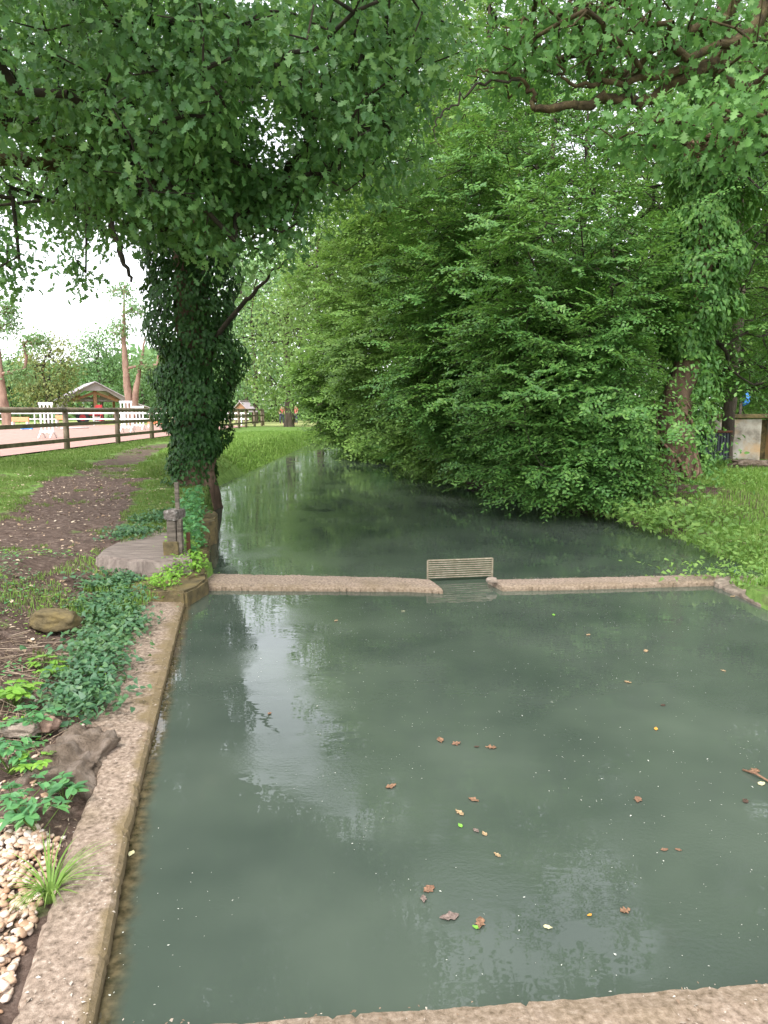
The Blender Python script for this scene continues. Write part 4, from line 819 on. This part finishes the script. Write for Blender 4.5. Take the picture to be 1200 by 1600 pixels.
# ------------------------------------------------------------------ right bank structures
wy = 17.2
wb = D(1155, 715, wy)
pw = thing('plastered_wall', 'low stained plaster wall with a dark recess on the right bank', 'wall', (D(1110, 715, wy)[0], wy, .6))
x0 = 0; z_top = D(1100, 655, wy)[2]-.6
MB().box((.6, .2, z_top/2-.1), (1.1, .4, z_top+.2), j=.01).build('pier', M['plaster'], pw, bevel=.02); MB().box((2.55, .2, z_top/2-.1), (2.3, .4, z_top+.2), j=.01).build('pier', M['plaster'], pw, bevel=.02)
MB().box((1.27, .32, z_top/2-.1), (.3, .12, z_top+.16)).build('recess_panel', M['moss'], pw); MB().box((2.0, .2, z_top+.06), (4, .52, .1), j=.02).build('coping', M['moss'], pw, bevel=.02)
st_ = P(1170, 725, .68); v, f = rock(st_, .25, 33, 4, (1.4, .8, .35)); tag(mesh('flat_stone', v, f, M['earthy'], None, True), 'flat reddish brown stone at the foot of the plastered wall', 'stone')
bx = D(1111, 715, 16.6); bn_ = thing('metal_box', 'dark grey corrugated metal box with a flat lid beside the plastered wall', 'box', (bx[0], 16.6, .58)); hb = D(1111, 676, 16.6)[2]-.58
prof = []; w_ = .52
for k in range(33): prof.append((-w_/2+w_*k/32, -.28-.02*(1 if k % 4 < 2 else 0)))
v = [(x, y, z) for z in (0, hb) for x, y in prof]; n_ = 33; f = [(i, i+1, n_+i+1, n_+i) for i in range(32)]
k = len(v); v += [(-w_/2, .25, 0), (w_/2, .25, 0), (-w_/2, .25, hb), (w_/2, .25, hb)]; f += [(n_-1, k+1, k+3, 2*n_-1), (k, 0, n_, k+2), (k+1, k, k+2, k+3)]
MB().add(v, f).build('body', M['steel'], bn_); MB().box((0, -.02, hb+.03), (w_+.08, .64, .05)).build('lid', M['rust'], bn_, bevel=.01)
cl_ = D(1173, 625, 17.3); pp_ = thing('blue_cloth', 'blue cloth draped on a short wooden stake above the plastered wall', 'cloth', (cl_[0], 17.6, z_top+.6))
hz = cl_[2]-z_top-.6; MB().box((-.08, 0, hz/2+.05), (.06, .04, hz+.25)).build('stake', M['wood'], pp_)
v, f = rock((.02, 0, hz+.02), .13, 40, 3, (.7, .4, 1.2), .6, False); mesh('cloth', v, f, M['blue'], pp_, True)
# ------------------------------------------------------------------ grass, litter, gravel (nobody could count these)
def scatter(x0, x1, y0, y1, n, test):
    x = rng.uniform(x0, x1, n); y = rng.uniform(y0, y1, n); k = test(x, y); x = x[k]; y = y[k]; return np.stack([x, y, gz(x, y)], 1)
def blades(name, p, h, wd, m, label, bend=.5):
    N = len(p); a = rng.random(N)*2*np.pi; s = np.stack([np.cos(a), np.sin(a), 0*a], 1); b = np.stack([-np.sin(a), np.cos(a), 0*a], 1)*rng.uniform(-1, 1, (N, 1)); H = (h*rng.uniform(.4, 1.2, N))[:, None]
    up = np.array([0, 0, 1.]); w2 = wd*rng.uniform(.7, 1.2, (N, 1))
    v = np.stack([p-s*w2-up*.01, p+s*w2-up*.01, p+s*w2*.8+up*H*.6+b*H*.25*bend, p-s*w2*.8+up*H*.6+b*H*.25*bend, p+up*H*.95+b*H*bend], 1)
    f4 = np.array([(0, 1, 2, 3)])[None]+(np.arange(N)*5)[:, None, None]; 
    f = np.concatenate([f4.reshape(-1, 4), (np.array([(3, 2, 4, 4)])[None]+(np.arange(N)*5)[:, None, None]).reshape(-1, 4)])
    me_f = [*f4.reshape(-1, 4).tolist(), *(np.array([(3, 2, 4)])[None]+(np.arange(N)*5)[:, None, None]).reshape(-1, 3).tolist()]
    return tag(mesh(name, v.reshape(-1, 3), me_f, m), label, 'grass', kind='stuff')
wallx = lambda y: np.interp(y, [q[1] for q in inner[::-1]], [q[0] for q in inner[::-1]])-.27
def dry(x, y): return (~inside(x, y, riverpoly)) & (~inside(x, y, basin))
p = scatter(-10, -3.5, 15, 36, 45000, lambda x, y: (cover(x, y)+(fbm(x, y, 1.5, 9)-.47)*1.6 > .6) & (x > -9.9) & (x < -3.4-.04*y)); blades('verge_grass', p, .06, .011, M['grass'], 'short dull grass between the fence and the ivy-covered tree')
p = scatter(-10, -2.2, 4.5, 17, 150000, lambda x, y: dry(x, y) & (cover(x, y)+(fbm(x, y, 2.5, 9)-.47)*2.2 > .42) & (x < np.where(y < 7, wallx(y)-.1, 9)) & ~((y < 8.6) & (x > -2.75) & (y > 6)))
blades('grass', p, .042, .0045, M['grass'], 'short patchy grass beside the trodden path')
p = scatter(-10, 1, 13, 50, 120000, lambda x, y: dry(x, y) & (segdist(x, y, bankL) < .9+.1*y+2*(fbm(x, y, .6, 5)-.47)) & (y+4*(fbm(x, y, .8, 7)-.47) > 13.5) & ~((x < -3.7) & (y < 21))); blades('bank_grass', p, .12, .016, M['grass2'], 'bright green grass on the far left bank')
p = scatter(-4.2, -2.6, 6.4, 9.5, 9000, lambda x, y: dry(x, y) & (fbm(x, y, 2, 4) > .45) & (cover(x, y) > .45) & ~((x > -2.9) & (y < 8.3))); blades('grass_tuft', p, .042, .003, M['grass'], 'long grass tufts between the ivy and the path')
p = scatter(3.0, 10, 6.9, 17, 75000, lambda x, y: dry(x, y) & (x > 3.2) & ((segdist(x, y, bankR) < 6)) & (fbm(x, y, 1.8, 8) > .36) & ~((y > 12.5) & (x < 5.5))); blades('right_bank_grass', p, .1, .006, M['grass3'], 'ragged grass covering the right bank')
p = scatter(3.5, 5.5, 4.0, 7.4, 9000, lambda x, y: (segdist(x, y, rw) > .2) & dry(x, y) & (x > 3.6)); blades('grass_edge', p, .12, .005, M['grass2'], 'bright grass at the end of the weir')
p = scatter(-3.1, -2.0, 5.5, 7.8, 5000, lambda x, y: (x < -1.95) & (fbm(x, y, 3, 2) > .42)); p[:, 2] = np.maximum(p[:, 2], .12); blades('weed_grass', p, .05, .003, M['grass3'], 'weedy grass over the mossy footing')
# leaf litter
def flat_leaves(p, size, m, name, label, T=T_OV, cat='leaves'):
    n = len(p); a = rng.random(n)*2*np.pi; d = np.stack([np.cos(a), np.sin(a), rng.normal(size=n)*.2], 1); nr = np.array([0, 0, 1.])+rv(n)*.5
    return tag(leaves(name, p+[0, 0, .008], d, nr, size*rng.uniform(.5, 1.3, n), T, m, None), label, cat, kind='stuff')
p = scatter(-9, -2.4, 4.2, 17, 5200, lambda x, y: (segdist(x, y, pathline) < 1.6) & dry(x, y) & (y > 4.5)); flat_leaves(p, .045, M['litter'], 'leaf_litter', 'dry pale leaves scattered over the muddy path')
p = scatter(3.4, 9, 7.5, 16, 2200, lambda x, y: dry(x, y) & (fbm(x, y, 1.2, 6) > .5)); flat_leaves(p, .06, M['litter'], 'bank_litter', 'brown dead leaves on the right bank')
p = scatter(-3.4, -1.1, 2.2, 6.6, 9000, lambda x, y: (x < wallx(y)+.02)); flat_leaves(p, .03, M['fleaf'], 'soil_debris', 'twiggy brown debris on the bank left of the wall', T_LONG)
p = scatter(-2.6, -1.2, 3.4, 5.2, 500, lambda x, y: (x < wallx(y)-.2) & (x > wallx(y)-1.0))
a = rng.random(len(p))*2*np.pi; dl_ = np.stack([np.cos(a), np.sin(a), rng.normal(size=len(p))*.15], 1)*rng.uniform(.08, .35, (len(p), 1))*.5
v, f = tubes(p+[0, 0, .02]-dl_, p+[0, 0, .03]+dl_, np.full(len(p), .003), np.full(len(p), .0015), 4); tag(mesh('dry_stems', v, f, M['fleaf']), 'tangle of dry grey brown stems left of the wall', 'stems', kind='stuff')
for (nm_, lab_, mm_, n_w, sd_w, th_) in (('low_weeds', 'low green weeds spreading over the soil left of the wall', 'plant', 9000, 6, .5), ('moss_tufts', 'pale green tiny weeds among the dry stems', 'lime', 6000, 14, .56)):
    p = scatter(-4.4, -1.1, 2.9, 7.6, n_w, lambda x, y: (x < wallx(y)-.04) & (fbm(x, y, 2.6, sd_w) > th_)); k = len(p); p[:, 2] += rng.random(k)*.05; a = rng.random(k)*6.28
    tag(leaves(nm_, p, np.stack([np.cos(a), np.sin(a), .2+0*a], 1), rv(k)*.45+[0, 0, 1.], rng.uniform(.014, .04, k), T_OV, M[mm_], None), lab_, 'weeds', kind='stuff')
# gravel
def stones(name, p, size, m, label):
    bm = bmesh.new(); bmesh.ops.create_icosphere(bm, subdivisions=2, radius=.5); V = np.array([q.co for q in bm.verts]); Fc = np.array([[x.index for x in q.verts] for q in bm.faces]); bm.free()
    N = len(p); sc = np.stack([rng.uniform(.7, 1.4, N), rng.uniform(.6, 1.1, N), rng.uniform(.35, .7, N)], 1)*(size*rng.uniform(.5, 1.3, N))[:, None]
    v = V[None]*(1+.28*rng.normal(size=(N, len(V), 1)).clip(-1, 1)*.6); v = np.clip(v, -.42, .42)*sc[:, None, :]
    a = rng.random(N)*6.28; ca_, sa = np.cos(a)[:, None], np.sin(a)[:, None]; t_ = rng.normal(size=(N, 1))*.3
    x = v[..., 0]*ca_-v[..., 1]*sa; y = v[..., 0]*sa+v[..., 1]*ca_; z = v[..., 2]+x*t_
    v = np.stack([x, y, z], 2)+p[:, None]
    return tag(mesh(name, v.reshape(-1, 3), (Fc[None]+(np.arange(N)*len(V))[:, None, None]).reshape(-1, 3), m), label, 'gravel', kind='stuff')
p = scatter(-2.2, -.8, 1.5, 3.1, 9500, lambda x, y: (x < wallx(y)+.0) & (y+.5*(fbm(x, y, 3, 2)-.47) < 2.85+.0*x)); p[:, 2] += rng.uniform(.0, .03, len(p)); stones('gravel', p, .03, M['pebble'], 'pale peach and white gravel stones in the lower left corner')
p = scatter(-2.6, -1.1, 2.7, 4.2, 260, lambda x, y: (x < wallx(y)+.0)); p[:, 2] += .005; stones('loose_pebbles', p, .03, M['pebble'], 'loose pale pebbles scattered on the soil above the gravel')
# ground ivy patches
def ivypatch(name, pix, n, h, size, m, label, z=.2, sx=.25):
    c = [P(a, b, z) for a, b in pix]; k = rng.integers(0, len(c), n); q = np.array(c)[k]+rng.normal(size=(n, 3))*np.array([sx, sx, 0]); 
    q[:, 2] = np.maximum(gz(q[:, 0], q[:, 1]), .08)+rng.random(n)*h*(.4+fbm(q[:, 0], q[:, 1], 4, 3)); q = q[~(inside(q[:, 0], q[:, 1], basin) | inside(q[:, 0], q[:, 1], riverpoly) & (q[:, 0] > -2.35))]; n = len(q)
    a = rng.random(n)*6.28; d = np.stack([np.cos(a), np.sin(a), rng.normal(size=n)*.3-.1], 1); nr = np.array([0, -.25, 1.])+rv(n)*.55
    o = leaves(name, q, d, nr, size*rng.uniform(.5, 1.25, n), T_IVY, m, None); return tag(o, label, 'ivy', kind=None)
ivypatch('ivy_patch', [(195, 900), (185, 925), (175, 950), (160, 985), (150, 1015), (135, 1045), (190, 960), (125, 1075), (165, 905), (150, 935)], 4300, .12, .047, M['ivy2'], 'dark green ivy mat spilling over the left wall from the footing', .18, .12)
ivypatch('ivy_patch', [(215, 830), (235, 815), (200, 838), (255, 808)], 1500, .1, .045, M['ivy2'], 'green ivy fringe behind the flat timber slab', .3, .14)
ivypatch('ivy_clump', [(300, 805), (298, 825), (305, 845), (295, 860), (285, 835), (310, 815)], 1100, .4, .06, M['plant'], 'upright ivy clump just right of the sluice post', .25, .07)
ivypatch('weed_clump', [(270, 900), (290, 895), (255, 915), (300, 890), (280, 880)], 1500, .22, .035, M['lime'], 'leafy weed with small white flowers at the left end of the weir', .15, .09)
ivypatch('bank_plants', [(970, 790), (1000, 770), (950, 780), (1020, 800), (990, 815), (1060, 800), (1090, 830), (930, 800)], 2600, .35, .08, M['horn2'], 'leafy low plants at the foot of the right bank by the water', .3, .35)
ivypatch('bank_weeds', [(1090, 790), (1140, 800), (1180, 830), (1120, 760), (1170, 770), (1150, 860), (1100, 850)], 2600, .16, .05, M['horn2'], 'mixed low leafy weeds over the sloping right bank grass', .35, .35)
ivypatch('bramble', [(1060, 740), (1020, 745), (1080, 720), (990, 755), (1100, 735)], 900, .3, .08, M['horn'], 'bramble and ivy around the foot of the ivy-clad tree', .5, .3)
# leafy plants lower left
def plant(px, py, z, n, h, size, m, label, T=T_OV, nm='leafy_plant'):
    c = P(px, py, z); c[2] = float(gz(np.array([c[0]]), np.array([c[1]]))[0]); root = thing(nm, label, 'plant', c)
    Pp, Dd, Nn, Ss, A_, B_ = [], [], [], [], [], []
    for i in range(n):
        a = rng.random()*6.28; r = h*rng.uniform(.3, 1.1); tip = np.array([math.cos(a)*r, math.sin(a)*r, h*rng.uniform(.5, 1.1)]); A_.append(np.zeros(3)); B_.append(tip)
        o = unit(np.array([math.cos(a), math.sin(a), -.1])); sd_ = np.cross([0, 0, 1.], o)
        for (l_, s_) in ((1, 0), (.35, 1), (.35, -1), (0.0, .9), (0.0, -.9)):
            Pp.append(tip-o*size*(1-l_)*.6); Dd.append(o*(.3+l_)+sd_*s_); Nn.append(np.array([0, 0, 1.])+rng.normal(size=3)*.2); Ss.append(size*rng.uniform(.8, 1.1))
    v, f = tubes(np.array(A_), np.array(B_), np.full(n, .003), np.full(n, .0015), 4); mesh('stems', v, f, M['grass'], root)
    leaves('foliage', np.array(Pp), np.array(Dd), np.array(Nn), np.array(Ss), T, m, root)
plant(60, 1290, .1, 9, .13, .06, M['plant'], 'plant with large five part leaves beside the gravel'); plant(100, 1235, .1, 7, .12, .062, M['plant'], 'five leaved plant touching the crumbling lump')
plant(15, 1180, .15, 12, .15, .055, M['plant'], 'blue green leafy plant at the left edge below the dry stems'); plant(25, 1260, .1, 10, .12, .045, M['plant'], 'leafy plant at the left edge above the gravel')
plant(40, 1110, .2, 12, .14, .055, M['plant'], 'leafy plant above the reddish brick fragment'); plant(20, 1045, .3, 12, .12, .07, M['lime'], 'bright lime leaved plant at the left edge among dry stems')
plant(65, 995, .3, 10, .1, .05, M['lime'], 'lime green weed just below the mossy stone'); plant(85, 1000, .3, 8, .08, .05, M['lime'], 'small lime weed between the mossy stone and the ivy')
plant(150, 1040, .15, 6, .07, .045, M['lime'], 'lime sprig growing through the ivy mat'); plant(60, 1195, .12, 9, .1, .04, M['lime'], 'pale green weed left of the crumbling lump')
plant(190, 915, .2, 7, .12, .05, M['lime'], 'lime green sprig at the top of the ivy mat')
def tuft(px, py, z, n, h, m, label):
    c = P(px, py, z); c[2] = float(gz(np.array([c[0]]), np.array([c[1]]))[0]); pts = []; f = []; k = 0
    for i in range(n):
        a = rng.random()*6.28; l_ = h*rng.uniform(.5, 1.2); o = np.array([math.cos(a), math.sin(a), 0]); s_ = np.array([-o[1], o[0], 0])*.004
        for q in range(6):
            t = q/5; p_ = o*(.02+l_*.8*t*t)+np.array([0, 0, l_*(t-.55*t*t)]); w2 = s_*(1-t)**.6; pts += [p_-w2, p_+w2]
        for q in range(5): f.append((k+2*q, k+2*q+1, k+2*q+3, k+2*q+2))
        k += 12
    o = mesh('grass_tuft', pts, f, m); o.location = c; tag(o, label, 'grass tuft')
tuft(78, 1395, .05, 70, .26, M['grass2'], 'long bladed grass tuft hanging over the gravel beside the wall'); tuft(1195, 1600, .1, 30, .08, M['grass2'], 'small grass tuft on the near wall at the bottom right')
tuft(1110, 1600, .1, 8, .06, M['grass2'], 'few thin grass blades on the near wall left of the corner tuft')
# ------------------------------------------------------------------ things floating on the water
def cm(name, c, c2):
    return mat(name, [(.3, c), (.7, c2)], 60, .8, .5, 90, dist=.004)
FC = {'brown': cm('brown_leaf', (.08, .045, .025), (.3, .17, .1)), 'tan': cm('tan_leaf', (.18, .12, .06), (.42, .3, .17)), 'dark': cm('dark_leaf', (.03, .02, .015), (.1, .06, .04)), 'green': cm('green_leaf', (.12, .3, .04), (.2, .42, .06)),
      'yellow': cm('yellow_leaf', (.42, .38, .2), (.55, .52, .32)), 'orange': cm('orange_leaf', (.45, .2, .03), (.6, .32, .06)), 'grey': cm('grey_brown_leaf', (.07, .05, .04), (.27, .2, .17)), 'red': cm('red_brown_leaf', (.1, .055, .035), (.27, .15, .09))}
def floater(px, py, size, colr, lobed, label, rot=None, curl=.3, zz=0.003, nm='floating_leaf'):
    size *= .85; c = P(px, py, zz); a = rng.random()*6.28 if rot is None else rot; lobed = lobed*rng.uniform(.35, 1.1); wf = rng.uniform(.22, .36)
    nst = 13; bm = bmesh.new(); ring = []; seed = rng.random()*50
    for i in range(nst):
        t = i/(nst-1); wd = math.sin(math.pi*t**.8)*wf
        if lobed: wd *= 1+.55*lobed*math.sin(t*19+seed)*(.4+t)
        row = []
        for j in range(-3, 4):
            s_ = j/3; x = (t-.5); y = wd*s_*(1+.15*mnoise.noise(Vector((t*6, s_*2, seed)))); z = curl*(abs(s_)**2*.35+max(0, t-.6)*.6)*(.6+mnoise.noise(Vector((t*4, s_*2, seed+3))))
            row.append(bm.verts.new((x*size, y*size, z*size+.001)))
        ring.append(row)
    for i in range(nst-1):
        for j in range(6): bm.faces.new((ring[i][j], ring[i+1][j], ring[i+1][j+1], ring[i][j+1]))
    me = bpy.data.meshes.new(nm); bm.to_mesh(me); bm.free(); me.materials.append(FC[colr])
    o = bpy.data.objects.new(nm, me); COL.objects.link(o); o.location = c; o.rotation_euler = (0, 0, a); sm = o.modifiers.new('thick', 'SOLIDIFY'); sm.thickness = .0012; tag(o, label, 'leaf', 'leaves floating on the basin'); return o
for q in [(688, 1157, .075, 'brown', 1, 'tan brown curled leaf, leftmost in the row of four in mid basin'), (713, 1162, .06, 'red', 1, 'thin red brown leaf second from left in the mid basin row'), (745, 1167, .03, 'dark', 0, 'tiny dark leaf fragment third in the mid basin row'),
    (767, 1168, .065, 'brown', 1, 'brown leaf at the right end of the mid basin row'), (611, 1229, .065, 'brown', 1, 'lone brown curled leaf in the middle left of the basin'), (740, 1250, .06, 'brown', 1, 'brown leaf just above the pair with the green leaf'),
    (718, 1270, .06, 'tan', 1, 'tan leaf directly above the small green leaf'), (719, 1290, .035, 'green', 0, 'small bright green oval leaf below the tan leaf'), (744, 1298, .04, 'grey', 1, 'grey brown leaf left half of the touching pair'), (757, 1303, .035, 'tan', 0, 'golden tan leaf right half of the touching pair'),
    (777, 1336, .04, 'tan', 1, 'small tan leaf alone below the touching pair'), (670, 1390, .06, 'red', 1, 'red orange leaf above the large grey brown leaf'), (662, 1405, .05, 'grey', 1, 'grey leaf tucked under the red orange one'), (702, 1433, .085, 'grey', 1, 'largest crumpled grey brown leaf near the front'),
    (750, 1443, .07, 'brown', 1, 'forked brown leaf right of the largest grey one'), (744, 1449, .03, 'green', 0, 'green scrap beside the forked brown leaf'), (856, 1449, .035, 'yellow', 0, 'pale yellow leaf near the front wall'), (921, 1430, .022, 'orange', 0, 'tiny golden leaf right of the pale yellow one'),
    (977, 1423, .045, 'brown', 1, 'brown leaf with yellow edge near the front right'), (997, 1250, .06, 'red', 1, 'star shaped red brown leaf in the right half of the basin'), (1025, 1139, .04, 'orange', 0, 'bright orange oval leaf in the right half of the basin'), (981, 1066, .055, 'tan', 1, 'beige leaf left above the bright orange leaf'),
    (1009, 1017, .06, 'tan', 1, 'tan leaf in the upper right part of the basin'), (919, 992, .05, 'tan', 1, 'pinkish tan leaf nearest the right weir beam'), (1036, 1102, .035, 'dark', 1, 'small blackish leaf above the bright orange leaf'), (1165, 1252, .045, 'dark', 1, 'dark brown leaf below the floating twig'),
    (1190, 1225, .045, 'yellow', 0, 'cream leaf at the lower end of the floating twig'), (1038, 1328, .035, 'red', 1, 'left one of two small reddish leaves at lower right'), (1060, 1328, .03, 'red', 1, 'right one of two small reddish leaves at lower right'), (865, 961, .06, 'green', 0, 'green leaf floating near the grid'),
    (421, 1115, .045, 'brown', 1, 'brown leaf floating on the bright reflection at left'), (205, 1334, .045, 'yellow', 0, 'pale half leaf stuck against the left wall'), (1003, 917, .08, 'yellow', 0, 'round pale leaf lying against the right weir beam'), (1130, 1048, .04, 'tan', 0, 'tan leaf at the upper right near the stone edge'),
    (525, 970, .05, 'tan', 0, 'pale leaf in front of the left weir beam'), (630, 955, .04, 'yellow', 0, 'small pale leaf left of the grid reflection'), (1145, 932, .07, 'tan', 0, 'tan leaf in the far right corner of the basin')]:
    floater(*q)
tw_ = P(1180, 1212, .008); t = tag(MB().tube([(-.03, .06, 0), (0, .0, .012), (.03, -.05, .003), (.04, -.09, 0)], [.005, .006, .005, .003], 7, nz=.3).build('floating_twig', FC['red'], smooth=True), 'reddish twig floating at the right edge of the basin', 'twig'); t.location = tw_
floater(1178, 1205, .07, 'brown', 1, 'brown leaf under the floating twig')
# tiny scum specks
n = 3200; x = rng.uniform(-1.8, 3.6, n); y = rng.uniform(1.9, 6.6, n); k = inside(x, y, basin) & (fbm(x, y, 1.6, 4)+.25*fbm(x, y, 7, 9) > .58); x, y = x[k], y[k]; n = len(x)
p = np.stack([x, y, np.full(n, .0025)], 1); a = rng.random(n)*6.28; d = np.stack([np.cos(a), np.sin(a), 0*a], 1)
M['speck'] = leafmat('pale_specks', (.3, .3, .26), (.5, .5, .44), (.7, .7, .62), trans=0)
tag(leaves('floating_specks', p, d, np.tile([0, 0, 1.], (n, 1)), rng.uniform(.003, .005, n)*(1+2*rng.random(n)**6), T_LOW, M['speck'], None), 'tiny pale specks of debris drifting on the basin water', 'debris', kind='stuff')

# crumbs and bits lying on the walls
x = rng.uniform(-2.3, 3.6, 60000); y = rng.uniform(1.2, 7.6, 60000)
lp = [tuple(q) for q in innerx]+[tuple(q) for q in outerx[::-1]]; npoly = [tuple(q) for q in nearA]+[tuple(q) for q in nearB[::-1]]; wp1 = [tuple(q) for q in wl0]+[tuple(q) for q in wl1[::-1]]; wp2 = [tuple(q) for q in wr0]+[tuple(q) for q in wr1[::-1]]
k = inside(x, y, lp) | inside(x, y, npoly) | inside(x, y, wp1) | inside(x, y, wp2); k &= fbm(x, y, 3, 5)+.3*rng.random(len(x)) > .6; x, y = x[k], y[k]; n = len(x)
a = rng.random(n)*6.28; d = np.stack([np.cos(a), np.sin(a), 0*a], 1)
M['crumb'] = leafmat('crumbs', (.08, .05, .03), (.22, .15, .1), (.6, .55, .48), trans=0)
tag(leaves('wall_crumbs', np.stack([x, y, np.full(n, WT+.003)], 1), d, np.tile([0, 0, 1.], (n, 1))+rv(n)*.3, rng.uniform(.005, .012, n)*(1+1.5*rng.random(n)**8), T_LOW, M['crumb'], None), 'small crumbs and dry bits lying on the concrete walls', 'debris', kind='stuff')
